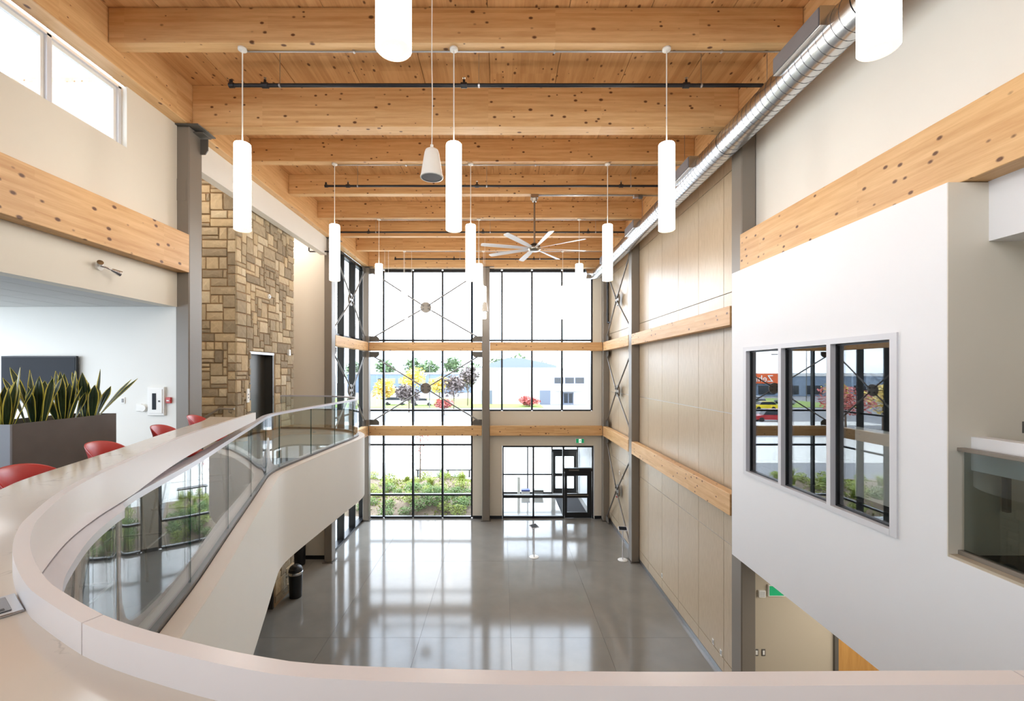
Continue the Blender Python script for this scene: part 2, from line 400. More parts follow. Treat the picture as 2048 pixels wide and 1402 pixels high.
def wallstrip(pts, d0, d1, z0, z1, g=None, mi=0, cap=True, endmi=None):
    """closed strip between two offsets of a plan curve; z0/z1 numbers or lists"""
    g = g or G(); n = len(pts); A = offset(pts, d0); B = offset(pts, d1)
    zl = z0 if isinstance(z0, list) else [z0] * n; zh = z1 if isinstance(z1, list) else [z1] * n
    a0 = [(p.x, p.y, z) for p, z in zip(A, zl)]; a1 = [(p.x, p.y, z) for p, z in zip(A, zh)]
    b0 = [(p.x, p.y, z) for p, z in zip(B, zl)]; b1 = [(p.x, p.y, z) for p, z in zip(B, zh)]
    g.ribbon(a0, a1, mi); g.ribbon(b1, b0, mi); g.ribbon(a1, b1, mi); g.ribbon(b0, a0, mi)
    if cap:
        e = mi if endmi is None else endmi
        g.add([a0[0], a1[0], b1[0], b0[0]], [(0, 1, 2, 3)], e); g.add([a0[-1], b0[-1], b1[-1], a1[-1]], [(0, 1, 2, 3)], e)
    g.fix = False
    return g

# ------------------------------------------------------------------ ground floor, slabs
floor = struct(bx('floor', -11, 9.2, -6, 19.95, -.30, -.012, 'groove'))
xs_ = [-11, -8.64, -6.42, -4.2, -1.98, .24, 2.5, 4.76, 9.2]; ys_ = [-6, 1.6, 6.3, 10.87, 15.25, 19.95]
for a, b in zip(xs_, xs_[1:]):
    for c, d in zip(ys_, ys_[1:]):
        bx('floor_slab', a + .003, b - .003, c + .003, d - .003, -.012, 0, 'conc', floor)

# ------------------------------------------------------------------ upper floor, curved edge
lip_pts = [(4.4, .70), (2.2, .70), (.83, .70), (.186, .697), (-.241, .711), (-.413, .738), (-.602, .795), (-.719, .838), (-.80, .876), (-.93, .947), (-1.003, .99),
           (-1.095, 1.056), (-1.195, 1.135), (-1.295, 1.223), (-1.4, 1.33), (-1.495, 1.445), (-1.685, 1.73), (-1.825, 2.01), (-1.93, 2.28), (-2.335, 3.346), (-2.81, 5.10)]
lipc = catmull(lip_pts, 8)
near = [p for p in offset(lipc, .035) if p.y < 2.2]
glass_pts = near[::3] + [Vector(p) for p in ((-1.99, 2.35), (-2.30, 3.30), (-2.71, 4.42), (-3.11, 5.53), (-3.40, 6.32), (-3.56, 6.80), (-3.615, 7.3), (-3.585, 8.38), (-3.54, 9.49), (-3.50, 10.58),
            (-3.62, 11.2), (-4.0, 11.8), (-4.6, 12.2), (-5.2, 12.42), (-6.18, 12.5))]
gc = resample(catmull(glass_pts, 8), .06)
edge = offset(gc, .16)
# upper floor plate
g = G(); top = [(p.x, p.y) for p in edge]
poly = top + [(-6.2, 12.6), (-11, 12.6), (-11, -6), (4.6, -6)]
n = len(poly)
g.add([(x, y, F2) for x, y in poly], [tuple(range(n))]); g.add([(x, y, Z(-3.03)) for x, y in poly], [tuple(range(n))[::-1]])
g.fix = False
me_f2 = g.obj('floor_upper', 'floor2'); struct(me_f2)
b_ = bmesh.new(); b_.from_mesh(me_f2.data); bmesh.ops.triangulate(b_, faces=b_.faces); b_.normal_update()
for f in b_.faces:
    up = f.calc_center_median().z > 0
    if (f.normal.z > 0) != up: f.normal_flip()
b_.to_mesh(me_f2.data); b_.free()
struct(wallstrip(gc, .045, .17, Z(-3.04), Z(-1.60)).obj('trim_1', 'offwhite'))
led = wallstrip(gc, .035, .172, Z(-1.60), Z(-1.585)).obj('trim_2', 'ledge'); struct(led)

struct(bx('floor_carpet', -10.9, -3.6, -5.9, 8.2, F2, F2 + .008, 'carpet'))
_cp = [(p.x - .05, p.y) for p in offset(gc, -.08) if .7 < p.y < 6.2 and p.x < -.5]
g = G(); _a = [(x, y, F2 + .009) for x, y in _cp]; _b = [(-3.62, y, F2 + .009) for x, y in _cp]; g.ribbon(_a, _b, smooth=False)
struct(g.obj('floor_carpet_bar', 'carpet'))
struct(bx('floor_carpet_near', -3.6, 4.0, -5.9, .66, F2, F2 + .008, 'carpet'))

# ------------------------------------------------------------------ the bar counter
bar = thing('bar_counter', (-2.2, 2.6, F2), 'long curved bar counter with beige quartz top and raised pale lip, in the foreground', 'counter')
N = 120
li = resample(lipc, .05); N = len(li)
outer = catmull([(4.4, .2), (2.2, .2), (.9, .2), (0, .21), (-.6, .30), (-1.2, .60), (-1.7, 1.08), (-2.02, 1.55), (-2.25, 2.0), (-2.37, 2.257), (-2.61, 3.01), (-2.93, 3.94), (-3.165, 4.68), (-3.41, 5.22)], 10)
# match parameters: pair by arc length
def bylen(pts, n):
    L = sum((b - a).length for a, b in zip(pts, pts[1:])); return resample(pts, L / (n - 1))[:n]
ou = bylen(outer, N); inn = offset(li, -.03)
while len(ou) < N: ou.append(ou[-1])
g = G(); zt, zb = Z(-.53), Z(-.56)
T = [(p.x, p.y, zt) for p in inn]; O = [(p.x, p.y, zt) for p in ou]; Tb = [(p.x, p.y, zb) for p in inn]; Ob = [(p.x, p.y, zb) for p in ou]
g.ribbon(T, O, smooth=False); g.ribbon(O, Ob); g.ribbon(Ob, Tb, smooth=False); g.ribbon(Tb, T)
g.add([T[-1], O[-1], Ob[-1], Tb[-1]], [(0, 1, 2, 3)]); g.add([T[0], Tb[0], Ob[0], O[0]], [(0, 1, 2, 3)])
top_o = g.obj('countertop', 'quartz', bar, fixn=True)
def cut(pts, i0, i1, gap=.0015):
    s = pts[i0:i1 + 1]; s = list(s)
    s[0] = s[0] + (s[1] - s[0]).normalized() * gap; s[-1] = s[-1] + (s[-2] - s[-1]).normalized() * gap
    return s
def nearest(pts, q): return min(range(len(pts)), key=lambda i: (pts[i] - Vector(q)).length)
js = [0, nearest(li, (.80, .70)), nearest(li, (-.79, .87)), N - 1]
for a, b in zip(js, js[1:]):
    s = cut(li, a, b)
    zl = []
    for p in s:
        h = .19 if p.y < 2.4 else .19 - (p.y - 2.4) / 2.7 * .10
        zl.append(Z(-.47 - h))
    wallstrip(s, -.032, 0, zl, Z(-.47)).obj('lip_section', 'lip', bar, fixn=True)
# power outlet sunk in the counter
po = thing('power_outlet', (-1.08, .98, Z(-.53)), 'grey desktop power outlet with sockets and a data port sunk in the quartz counter', 'outlet')
zz = Z(-.53)
P_ = (-1.133, .973)
po.location = (P_[0], P_[1], zz)
def pl_(name, a, b, c, d, z0, z1, m, bv=0):
    g = G().cham(P_[0] + a, P_[0] + b, P_[1] + c, P_[1] + d, zz + z0, zz + z1, bv) if bv else G().box(P_[0] + a, P_[0] + b, P_[1] + c, P_[1] + d, zz + z0, zz + z1)
    return g.obj(name, m, po)
pl_('cover_plate', -.062, .062, -.055, .18, .0, .006, 'alu', .0015)
pl_('socket_block', -.045, .045, -.038, .165, .0061, .0085, 'greypl', .001)
for sy_ in (.03, .075, .12):
    for (dx_, dy_, rx, ry) in ((.012, -.006, .0045, .0014), (.012, .006, .0045, .0014), (-.004, 0, .0022, .0026)):
        pl_('socket_slot', -.012 + dx_ - rx, -.012 + dx_ + rx, sy_ + dy_ - ry, sy_ + dy_ + ry, .0084, .0092, 'black')
pl_('usb_port', -.030, -.023, -.005, .007, .0084, .0092, 'black')
pl_('data_port', -.040, -.028, -.028, -.014, .0084, .0092, 'black')
po.rotation_euler = (0, 0, R(144.4))

# ------------------------------------------------------------------ glass guard along the edge
gr = thing('glass_guardrail', (-3.3, 6, F2), 'frameless glass guardrail with satin top rail following the curved upper floor edge', 'railing')
wallstrip(gc, -.05, .03, Z(-.70), Z(-.664)).obj('handrail', 'lav', gr, fixn=True)
wallstrip(gc, -.028, .028, Z(-1.60), Z(-1.555)).obj('base_channel', 'plate', gr, fixn=True)
jn = [nearest(gc, q) for q in ((-1.90, 2.17), (-2.30, 3.30), (-2.71, 4.42), (-3.11, 5.53), (-3.51, 6.65), (-3.615, 7.27), (-3.585, 8.38), (-3.54, 9.49), (-3.50, 10.58))]
st = [jn[0] - k * 20 for k in range(1, 40) if jn[0] - k * 20 > 4][::-1]
jn = [0] + st + jn + [jn[-1] + 20, jn[-1] + 40, len(gc) - 1]
for a, b in zip(jn, jn[1:]):
    if b - a < 2: continue
    s = cut(gc, a, b, .006)
    wallstrip(s, -.006, .006, Z(-1.56), Z(-.70), endmi=1).obj('glass_panel', ['glass', 'glass_edge'], gr, fixn=True)

# ------------------------------------------------------------------ timber deck and beams
ceil = struct(G().box(-6.2, 4.85, -6.2, 19.95, Z(5.36), Z(5.55)).box(-9.3, -6.2, 8.4, 19.95, Z(5.36), Z(5.55)).obj('ceiling', 'deck'))
x = -9.8
while x < 4.8:
    x1 = min(x + 1.2, 4.85); cbx('deck_panel', x + .004, x1 - .004, -6.2 if x > -6.3 else 8.41, 19.95, Z(5.32), Z(5.362), 'deck', ceil, .004); x = x1
ORD = ['nearest', 'second', 'third', 'fourth', 'fifth', 'sixth', 'seventh', 'eighth', 'ninth', 'tenth']
def beam(name, x0, x1, y0, y1, z0, z1, m, label, cat='beam', group=None):
    o = cbx(name, x0, x1, y0, y1, z0, z1, m, None, .006); tag(o, label, cat, group); return o
cb = [(-2.8, .2, 4.8), (-.9, .2, 4.8), (.95, .2, 4.8), (2.8, .2, 4.8), (4.65, .2, 4.8), (6.5, .2, 4.8), (8.27, .30, 4.55), (10.16, .2, 4.8), (12.02, .2, 4.8), (13.9, .2, 4.8), (15.78, .2, 4.8), (17.62, .2, 4.8), (19.32, .24, 4.52)]
lab = {5: 'timber cross beam nearest the camera at the top of the photo, front pendant lamps below it',
       6: 'deepest timber cross beam, seated on the left tall steel column behind the first black pipe',
       7: 'timber cross beam carrying the second row of pendant lamps',
       8: 'timber cross beam the ceiling fan hangs from',
       9: 'timber cross beam carrying the third row of pendant lamps',
       10: 'plain timber cross beam between the third and the last lamp rows',
       11: 'timber cross beam carrying the last row of pendant lamps before the window wall',
       12: 'timber beam directly over the far window wall'}
for i, (y, dy, z0) in enumerate(cb):
    beam('ceiling_beam', -5.735, 4.415, y, y + dy, Z(z0), Z(5.318), 'wood_x', lab.get(i, 'timber cross beam behind the camera above the bar'), 'beam', 'timber cross beams under the deck')
beam('edge_girder', -6.02, -5.74, -6, 19.6, Z(4.55), Z(5.318), 'wood_y', 'long timber girder running along the left side under the deck', 'girder')
beam('edge_girder', 4.42, 4.68, -6, 19.6, Z(4.55), Z(5.318), 'wood_y', 'long timber girder on the right side above the silver duct', 'girder')
beam('wall_beam', -5.965, -5.74, -5, 8.195, Z(1.82), Z(2.52), 'wood_y', 'timber wall beam on the left wall below the high windows', 'beam')
beam('wall_beam', 4.40, 4.66, -5, 8.195, Z(1.81), Z(2.52), 'wood_y', 'timber wall beam on the right above the white projecting box', 'beam')
# girts between the columns: (name pieces)
for z0, z1, lv in ((.90, 1.27, 'upper'), (-2.79, -2.37, 'lower')):
    beam('timber_girt', -5.735, -.835, 19.33, 19.56, Z(z0), Z(z1), 'wood_x', lv + ' timber girt across the left bay of the far window wall', 'beam')
    beam('timber_girt', -.485, 4.415, 19.33, 19.56, Z(z0), Z(z1), 'wood_x', lv + ' timber girt across the right bay of the far window wall', 'beam')
    beam('timber_girt', -6.0, -5.745, 15.47, 19.27, Z(z0), Z(z1), 'wood_y', lv + ' timber girt in front of the left side window', 'beam')
    beam('timber_girt', 4.42, 4.62, 8.60, 15.08, Z(z0), Z(z1), 'wood_y', lv + ' long timber girt in the near bay of the wood panelled wall', 'beam')
    beam('timber_girt', 4.42, 4.62, 15.47, 19.27, Z(z0), Z(z1), 'wood_y', lv + ' short timber girt in the far bay of the panelled wall, beside the window wall', 'beam')

# ------------------------------------------------------------------ steel columns
def column(x0, x1, y0, y1, ztop, label, side):
    c = thing('steel_column', ((x0 + x1) / 2, (y0 + y1) / 2, 0), label, 'column')
    cbx('column_shaft', x0, x1, y0, y1, .02, ztop, 'steel_paint', c, .018)
    cbx('base_plate', x0 - .05, x1 + .05, y0 - .05, y1 + .05, 0, .02, 'plate', c, .004)
    cbx('cap_plate', x0 - .02 if side < 0 else x0 - .2, x1 + .2 if side < 0 else x1 + .02, y0 - .06, y1 + .10, ztop, ztop + .018, 'plate', c, .003)
    return c
CT = Z(4.525)
c1 = column(-6.0, -5.745, 8.2, 8.56, CT, 'tall taupe steel column in front of the left cream wall beside the television wall', -1)
g = G().prism([(-5.747, CT - .09), (-5.60, CT - .09), (-5.60, CT - .30), (-5.65, CT - .38), (-5.747, CT - .38)], 8.50, 8.52)
g.obj('gusset_plate', 'plate', c1)
cbx('shelf_bracket', -5.745, -5.56, 8.30, 8.55, CT - .07, CT - .052, 'plate', c1, .002)
bx('access_cover', -5.985, -5.80, 8.192, 8.20, Z(3.15), Z(3.55), 'steel_paint', c1)
c2 = column(-6.0, -5.745, 15.1, 15.45, CT, 'left steel column beside the stone tower and left side window', -1)
c3 = column(-6.0, -5.745, 19.3, 19.62, CT, 'corner steel column where left side window meets far window wall', -1)
c4 = column(-.825, -.495, 19.3, 19.62, CT, 'middle steel column dividing the far window wall', -1)
c5 = column(4.43, 4.70, 19.3, 19.62, CT, 'corner steel column between far window wall and panelled wall', 1)
c6 = column(4.43, 4.70, 15.1, 15.45, CT, 'steel column standing against the middle of the panelled wall', 1)
c7 = column(4.43, 4.70, 8.2, 8.56, CT, 'right steel column rising behind the white projecting box', 1)

# ------------------------------------------------------------------ bracing
def brace(name, a, b, zc, corners, label, normal):
    """cross of four rods from a cast disc; a,b = plan points (ends), zc centre height, corners z0,z1"""
    a, b = Vector((a[0], a[1], 0)), Vector((b[0], b[1], 0)); m_ = (a + b) / 2; c = Vector((m_.x, m_.y, zc))
    nrm = Vector(normal)
    t = thing(name, c, label, 'brace', 'rod cross braces between the columns')
    d = G().cyl(c - nrm * .03, c + nrm * .03, .235, n=28)
    disc = d.obj('brace_disc', 'steel_paint', t)
    for e in (a, b):
        for zz_ in corners:
            p = Vector((e.x, e.y, zz_)); u = (p - c).normalized(); along = (b - a).normalized() * (1 if e == b else -1)
            q = p - u * .30
            g = G().tube([c + u * .33 + nrm * .045, q + nrm * .0], .028, 8)
            g.cyl(c + u * .30 + nrm * .045, c + u * .46 + nrm * .045, .03, .022, 8)
            g.cyl(q, q + u * .14, .03, .03, 8)
            g.obj('tie_rod', 'rod', t)
            pin = c + u * .14 + nrm * .03
            G().cyl(pin, pin + nrm * .05, .04, n=10).cyl(c + u * .14 + nrm * .045, c + u * .33 + nrm * .045, .022, n=8).obj('clevis_pin', 'plate', t)
            # gusset at the corner
            s_ = 1 if zz_ < zc else -1
            h0, h1 = zz_ - s_ * .10, zz_ + s_ * .14
            L = .42
            pts = [(0, h0), (L, h0), (L, h1 - s_ * .10), (L - .1, h1), (0, h1)]
            base = e
            vs_ = []
            for k_ in (-.012, .012):
                for (dd, hh) in pts:
                    w_ = base - along * dd + nrm * k_; vs_.append((w_.x, w_.y, hh))
            gg = G(); gg.add(vs_, [(0, 1, 2, 3, 4), (9, 8, 7, 6, 5)] + [(i, 5 + i, 5 + (i + 1) % 5, (i + 1) % 5) for i in range(5)]); gg.fix = True
            gg.obj('gusset_plate', 'plate', t)
    return t
ny = (0, -1, 0)
for zc, zz_, w_ in ((2.80, (Z(4.40), Z(1.40)), 'upper'), (-.73, (Z(.76), Z(-2.24)), 'lower')):
    brace('cross_brace', (-5.74, 19.44), (-.83, 19.44), Z(zc), zz_, w_ + ' rod cross brace with round disc across the left bay of the far window wall', ny)
    brace('cross_brace', (-5.87, 15.46), (-5.87, 19.29), Z(zc), zz_, w_ + ' rod cross brace in front of the left side window', (1, 0, 0))
for zc, zz_, w_ in ((2.80, (Z(4.40), Z(1.40)), 'top'), (-.76, (Z(.76), Z(-2.24)), 'middle'), (-4.65, (Z(-2.92), Z(-6.36)), 'bottom')):
    brace('cross_brace', (4.56, 15.46), (4.56, 19.29), Z(zc), zz_, w_ + ' rod cross brace in front of the panelled wall near the door', (-1, 0, 0))

# ------------------------------------------------------------------ far window wall
def pane(parent, x0, x1, y, z0, z1, m='glass_clear'):
    return bx('glass_pane', x0, x1, y - .006, y + .006, z0, z1, m, parent)
def panex(parent, x, y0, y1, z0, z1, m='glass_clear'):
    return bx('glass_pane', x - .006, x + .006, y0, y1, z0, z1, m, parent)
def curtain(name, xs, zs, y0, y1, wv=.08, wh=.075, m='black', head=None, gm='glass_clear', skip=(), yg=None):
    """frame in the xz plane"""
    o = node(name, ((xs[0] + xs[-1]) / 2, (y0 + y1) / 2, zs[0]))
    yg = yg or (y1 - .05)
    for x in xs: bx('mullion', x - wv / 2, x + wv / 2, y0, y1, zs[0], zs[-1], m, o)
    for k, z in enumerate(zs):
        h = (head if (head and k == len(zs) - 1) else wh)
        for a, b in zip(xs, xs[1:]): bx('transom', a + wv / 2, b - wv / 2, y0 + .01, y1 - .01, z - h / 2, z + h / 2, m, o)
    for a, b in zip(xs, xs[1:]):
        for c, d in zip(zs, zs[1:]):
            if (a, c) in skip: continue
            pane(o, a + wv / 2, b - wv / 2, yg, c + wh / 2, d - wh / 2, gm)
    return o
XL = [-6.10, -5.20, -3.90, -2.59, -1.29]
curtain('window_1', XL, [.05, Z(-5.46), Z(-3.24), Z(-1.72), Z(1.38), Z(4.46)], 19.68, 19.86, head=.12)
curtain('window_2', [-1.29, .04, 1.37, 2.70, 4.02], [Z(-1.72), Z(1.38), Z(4.46)], 19.68, 19.86, head=.12)
# solid part of the far wall around the vestibule screen
g = G()
g.box(-1.255, .06, 19.66, 19.92, 0, Z(-1.75)); g.box(.06, 4.12, 19.66, 19.92, Z(-3.28), Z(-1.75)); g.box(4.12, 4.85, 19.66, 19.92, 0, Z(-1.75))
g.box(4.055, 4.85, 19.66, 19.92, Z(-1.75), Z(5.34))
wf = struct(g.obj('wall_far', 'cream'))
struct(bx('wall_far_header', -6.2, 4.85, 19.66, 19.92, Z(4.53), Z(5.34), 'cream'))
struct(bx('baseboard_far', -1.25, .055, 19.64, 19.66, 0, .13, 'black')); struct(bx('baseboard_right_of_door', 4.13, 4.43, 19.64, 19.66, 0, .13, 'black'))
# left side window (deep black fins)
sw = node('window_3', (-6.15, 17.5, 0))
for y in (15.70, 17.0, 18.3, 19.58): bx('mullion', -6.25, -5.99 if y < 19 else -6.03, y - .035, y + .035, .05, Z(4.46), 'black', sw)
zl = [.05, Z(-5.46), Z(-3.24), Z(-1.72), Z(1.38), Z(4.46)]
for z in zl:
    bx('transom', -6.22, -6.10 if z > .1 and z < 10 else -6.03, 15.60, 19.66, z - .035, z + .035, 'black', sw)
for a, b in ((15.735, 16.965), (17.035, 18.265), (18.335, 19.545)):
    for c, d in zip(zl, zl[1:]): panex(sw, -6.16, a, b, c + .035, d - .035)
bx('window_head', -6.25, -6.02, 15.5, 19.66, Z(4.44), Z(4.55), 'black', sw)
bx('window_sill', -6.25, -5.99, 15.47, 19.66, 0.001, .09, 'black', sw)

# ------------------------------------------------------------------ vestibule
vd = node('door_1', (2.1, 19.8, 0))
y0, y1 = 19.70, 19.84
for x, w_ in ((.095, .06), (1.435, .07), (2.77, .075), (4.06, .06)): bx('mullion', x - w_ / 2, x + w_ / 2, y0, y1, 0, Z(-3.285), 'black', vd)
bx('transom', .12, 4.03, y0, y1, Z(-3.36), Z(-3.285), 'black', vd)
bx('transom', .12, 2.735, y0, y1, Z(-5.60), Z(-5.52), 'black', vd); bx('transom', .12, 2.735, y0, y1, .0, .10, 'black', vd)
bx('ledge', .12, 2.735, y0 + .05, y1 + .12, Z(-5.52), Z(-5.49), 'plate', vd)
bx('transom', 2.81, 4.03, y0 - .02, y1, Z(-4.42), Z(-4.28), 'black', vd)
for a, b, c, d in ((.125, 1.40, .10, Z(-5.60)), (.125, 1.40, Z(-5.52), Z(-3.36)), (1.47, 2.735, .10, Z(-5.60)), (1.47, 2.735, Z(-5.52), Z(-3.36)), (2.81, 4.03, Z(-4.28), Z(-3.36))): pane(vd, a, b, 19.78, c, d)
dl = bx('door_leaf', 2.82, 2.93, 19.72, 19.77, .01, Z(-4.42), 'black', vd)
g = G(); g.box(2.82, 2.93, 19.72, 19.77, .01, 2.07).box(3.82, 4.02, 19.72, 19.77, .01, 2.07).box(2.93, 3.82, 19.72, 19.77, 1.88, 2.07).box(2.93, 3.82, 19.72, 19.77, .90, 1.08).box(2.93, 3.82, 19.72, 19.77, .01, .26)
bpy.data.objects.remove(dl); dl = g.obj('door_leaf', 'black', vd)
pane(dl, 2.93, 3.82, 19.745, .26, .90); pane(dl, 2.93, 3.82, 19.745, 1.08, 1.88)
G().cyl((2.95, 19.69, 1.02), (3.86, 19.69, 1.02), .018, n=10).box(2.93, 2.97, 19.69, 19.72, 1.0, 1.04).box(3.82, 3.86, 19.69, 19.72, 1.0, 1.04).obj('push_bar', 'nickel', dl)
G().box(3.0, 3.45, 19.66, 19.72, 2.10, 2.17).obj('door_closer', 'plate', vd)
struct(bx('floor_vestibule', -.1, 4.9, 19.95, 23.9, -.3, 0, 'conc'))
struct(bx('ceiling_vestibule', -.2, 5.0, 19.93, 24.0, Z(-2.95), Z(-2.75), 'white'))
struct(bx('wall_vestibule_right', 4.14, 4.3, 19.93, 23.9, 0, Z(-2.95), 'white'))
vo = node('door_2', (2.1, 23.75, 0))
for x in (-.02, 1.42, 2.72, 4.08): bx('mullion', x - .03, x + .03, 23.68, 23.8, 0, Z(-2.95), 'black', vo)
bx('transom', .01, 4.05, 23.68, 23.8, Z(-3.1), Z(-2.95), 'black', vo)
bx('transom', .01, 2.69, 23.69, 23.79, .98, 1.05, 'black', vo); bx('transom', .01, 2.69, 23.69, 23.79, 0, .08, 'black', vo)
bx('transom', 2.75, 4.05, 23.69, 23.79, 2.2, 2.36, 'black', vo)
for a, b, c, d in ((.01, 1.39, .08, .98), (.01, 1.39, 1.05, 3.4), (1.45, 2.69, .08, .98), (1.45, 2.69, 1.05, 3.4), (2.75, 4.05, 2.36, 3.4)): pane(vo, a, b, 23.74, c, d)
g = G(); g.box(2.76, 2.90, 23.7, 23.75, .01, 2.2).box(3.88, 4.04, 23.7, 23.75, .01, 2.2).box(2.9, 3.88, 23.7, 23.75, 1.98, 2.2).box(2.9, 3.88, 23.7, 23.75, .92, 1.08).box(2.9, 3.88, 23.7, 23.75, .01, .28)
ol = g.obj('door_leaf', 'black', vo); pane(ol, 2.9, 3.88, 23.725, .28, .92); pane(ol, 2.9, 3.88, 23.725, 1.08, 1.98)
bx('warning_sticker', 3.30, 3.48, 23.66, 23.665, 1.15, 1.36, 'yellow', ol)
lv = node('window_4', (-.05, 21.8, 0)); bx('sill', -.1, .0, 19.94, 23.68, 0, .08, 'black', lv); bx('head', -.1, .0, 19.94, 23.68, Z(-3.1), Z(-2.95), 'black', lv)
bx('mullion', -.1, 0, 21.75, 21.82, .08, Z(-3.1), 'black', lv); panex(lv, -.05, 19.95, 21.75, .08, Z(-3.1)); panex(lv, -.05, 21.82, 23.68, .08, Z(-3.1))
tag(cbx('floor_mat', 2.78, 3.95, 20.1, 23.5, 0, .015, 'mat', None, .004), 'long black entrance mat on the vestibule floor behind the glass door', 'mat')
t = thing('brochure_box', (1.30, 23.3, 0), 'low white and blue cardboard box on the vestibule floor', 'box')
cbx('box_body', 1.08, 1.50, 23.15, 23.45, .0, .26, 'whitepl', t); cbx('box_lid', 1.06, 1.52, 23.13, 23.47, .26, .34, 'blue', t)
t = thing('newspaper_stack', (1.95, 23.3, 0), 'dark grey crate of papers on the vestibule floor right of the blue box', 'crate')
cbx('crate_body', 1.74, 2.18, 23.15, 23.45, .0, .24, 'greypl', t); cbx('crate_rim', 1.70, 2.22, 23.12, 23.48, .24, .33, 'plate', t); bx('paper_label', 1.84, 2.06, 23.14, 23.15, .02, .12, 'whitepl', t)
t = thing('sanitizer_post', (.93, 23.3, 0), 'slim white freestanding post behind the vestibule glass', 'post')
cbx('post_shaft', .86, 1.0, 23.24, 23.38, .02, .98, 'whitepl', t, .01); cbx('post_base', .78, 1.08, 23.16, 23.46, 0, .02, 'whitepl', t, .004)
# exit sign
t = thing('exit_sign', (3.47, 19.6, Z(-3.05)), 'green and white running man exit sign above the entrance door', 'sign')
cbx('sign_housing', 3.28, 3.66, 19.55, 19.63, Z(-3.16), Z(-2.94), 'whitepl', t, .006)
bx('sign_face', 3.30, 3.64, 19.545, 19.55, Z(-3.14), Z(-2.96), 'green', t)
bx('sign_doorway', 3.42, 3.53, 19.542, 19.545, Z(-3.135), Z(-2.965), 'signw', t)
g = G(); zc = Z(-3.05)
g.cyl((3.485, 19.541, zc + .052), (3.485, 19.538, zc + .052), .012, n=12)
g.add([(3.465, 19.539, zc + .036), (3.495, 19.539, zc + .036), (3.49, 19.539, zc - .012), (3.46, 19.539, zc - .012)], [(0, 1, 2, 3)])
g.add([(3.46, 19.539, zc - .01), (3.475, 19.539, zc - .01), (3.450, 19.539, zc - .06), (3.436, 19.539, zc - .055)], [(0, 1, 2, 3)])
g.add([(3.476, 19.539, zc - .01), (3.49, 19.539, zc - .01), (3.515, 19.539, zc - .055), (3.50, 19.539, zc - .06)], [(0, 1, 2, 3)])
g.add([(3.47, 19.539, zc + .034), (3.445, 19.539, zc + .012), (3.45, 19.539, zc + .004), (3.475, 19.539, zc + .022)], [(0, 1, 2, 3)])
g.obj('running_figure', 'green', t)

# ------------------------------------------------------------------ panelled right wall
wr = struct(bx('wall_right', 4.735, 4.85, 8.56, 19.66, 0, Z(5.34), 'black'))
cols_ = [8.60, 9.39, 10.59, 11.79, 12.99, 14.19, 15.39, 16.59, 17.79, 18.99, 19.655]
rows_ = [(.13, Z(-6.06)), (Z(-6.06), Z(-3.55)), (Z(-3.55), Z(-.86)), (Z(-.86), Z(1.62)), (Z(1.62), Z(4.1)), (Z(4.1), Z(5.32))]
for a, b in zip(cols_, cols_[1:]):
    for c, d in rows_:
        bx('wood_panel', 4.70, 4.735, a + .007, b - .007, c + .008, d - .008, 'panel', wr)
for z in (Z(-3.55), Z(-.86)): bx('reveal_strip', 4.712, 4.736, 8.6, 19.65, z - .006, z + .006, 'alu', wr)
struct(bx('baseboard_right', 4.705, 4.735, 8.6, 19.65, 0, .12, 'alu'))
for y, z in ((12.98, Z(-5.95)), (9.85, Z(-5.98)), (9.5, Z(-6.0))):
    t = thing('wall_outlet', (4.69, y, z), {12.98: 'small white outlet low on the panelled wall, farthest along', 9.85: 'small white outlet low on the panelled wall, second from the right column', 9.5: 'small white outlet low on the panelled wall, closest to the right column'}[y], 'outlet')
    cbx('outlet_plate', 4.690, 4.699, y - .04, y + .04, z - .065, z + .065, 'whitepl', t, .002)
    bx('outlet_socket', 4.687, 4.690, y - .02, y + .02, z - .035, z + .035, 'greypl', t)
for y, z, lb in ((17.55, Z(-4.0), 'white thermostat on the panelled wall behind the bottom brace, left one'), (17.1, Z(-4.06), 'white thermostat on the panelled wall behind the bottom brace, right one')):
    t = thing('thermostat', (4.69, y, z), lb, 'thermostat'); cbx('thermostat_body', 4.665, 4.699, y - .05, y + .05, z - .08, z + .08, 'whitepl', t, .006); bx('display', 4.662, 4.665, y - .03, y + .03, z + .0, z + .05, 'greypl', t)
t = thing('call_point', (4.69, 18.0, Z(-5.0)), 'small red call point on panelled wall near the entrance', 'alarm'); cbx('alarm_body', 4.66, 4.699, 17.95, 18.05, Z(-5.09), Z(-4.93), 'red', t, .004); bx('alarm_window', 4.657, 4.66, 17.975, 18.025, Z(-5.03), Z(-4.98), 'whitepl', t)
# upper plain wall
struct(bx('wall_right_upper', 4.71, 4.85, -6.1, 8.56, Z(1.8), Z(5.34), 'offwhite'))

# ------------------------------------------------------------------ white projecting box with window
X0 = 4.25; zT, zB = Z(1.80), Z(-3.36); wy0, wy1, wz0, wz1 = 4.76, 7.78, Z(-1.79), Z(.42)
g = G()
g.box(X0, 4.40, 4.24, wy0, zB, zT).box(X0, 4.40, wy1, 8.19, zB, zT).box(X0, 4.40, wy0, wy1, wz1, zT).box(X0, 4.40, wy0, wy1, zB, wz0)
g.box(X0, 4.40, -6, 4.24, zB, Z(-1.76))
g.box(4.40, 8.5, -6, 8.19, zB, zB + .15).box(4.72, 8.5, 8.19, 8.54, zB, zB + .15)
g.box(4.40, 4.70, 4.24, 8.19, zT - .02, zT)
g.box(4.40, 8.5, 8.05, 8.19, zB, zT - .02)
struct(g.obj('wall_box_right', 'white'))
g = G().box(4.252, 8.5, 4.232, 4.40, Z(-1.76), Z(1.8)); struct(g.obj('wall_jamb_right', 'cream'))  # shading of the box end put into its colour, cream against white
struct(bx('wall_bulkhead_right', 4.64, 4.80, -6, 4.24, Z(1.24), Z(1.81), 'white'))
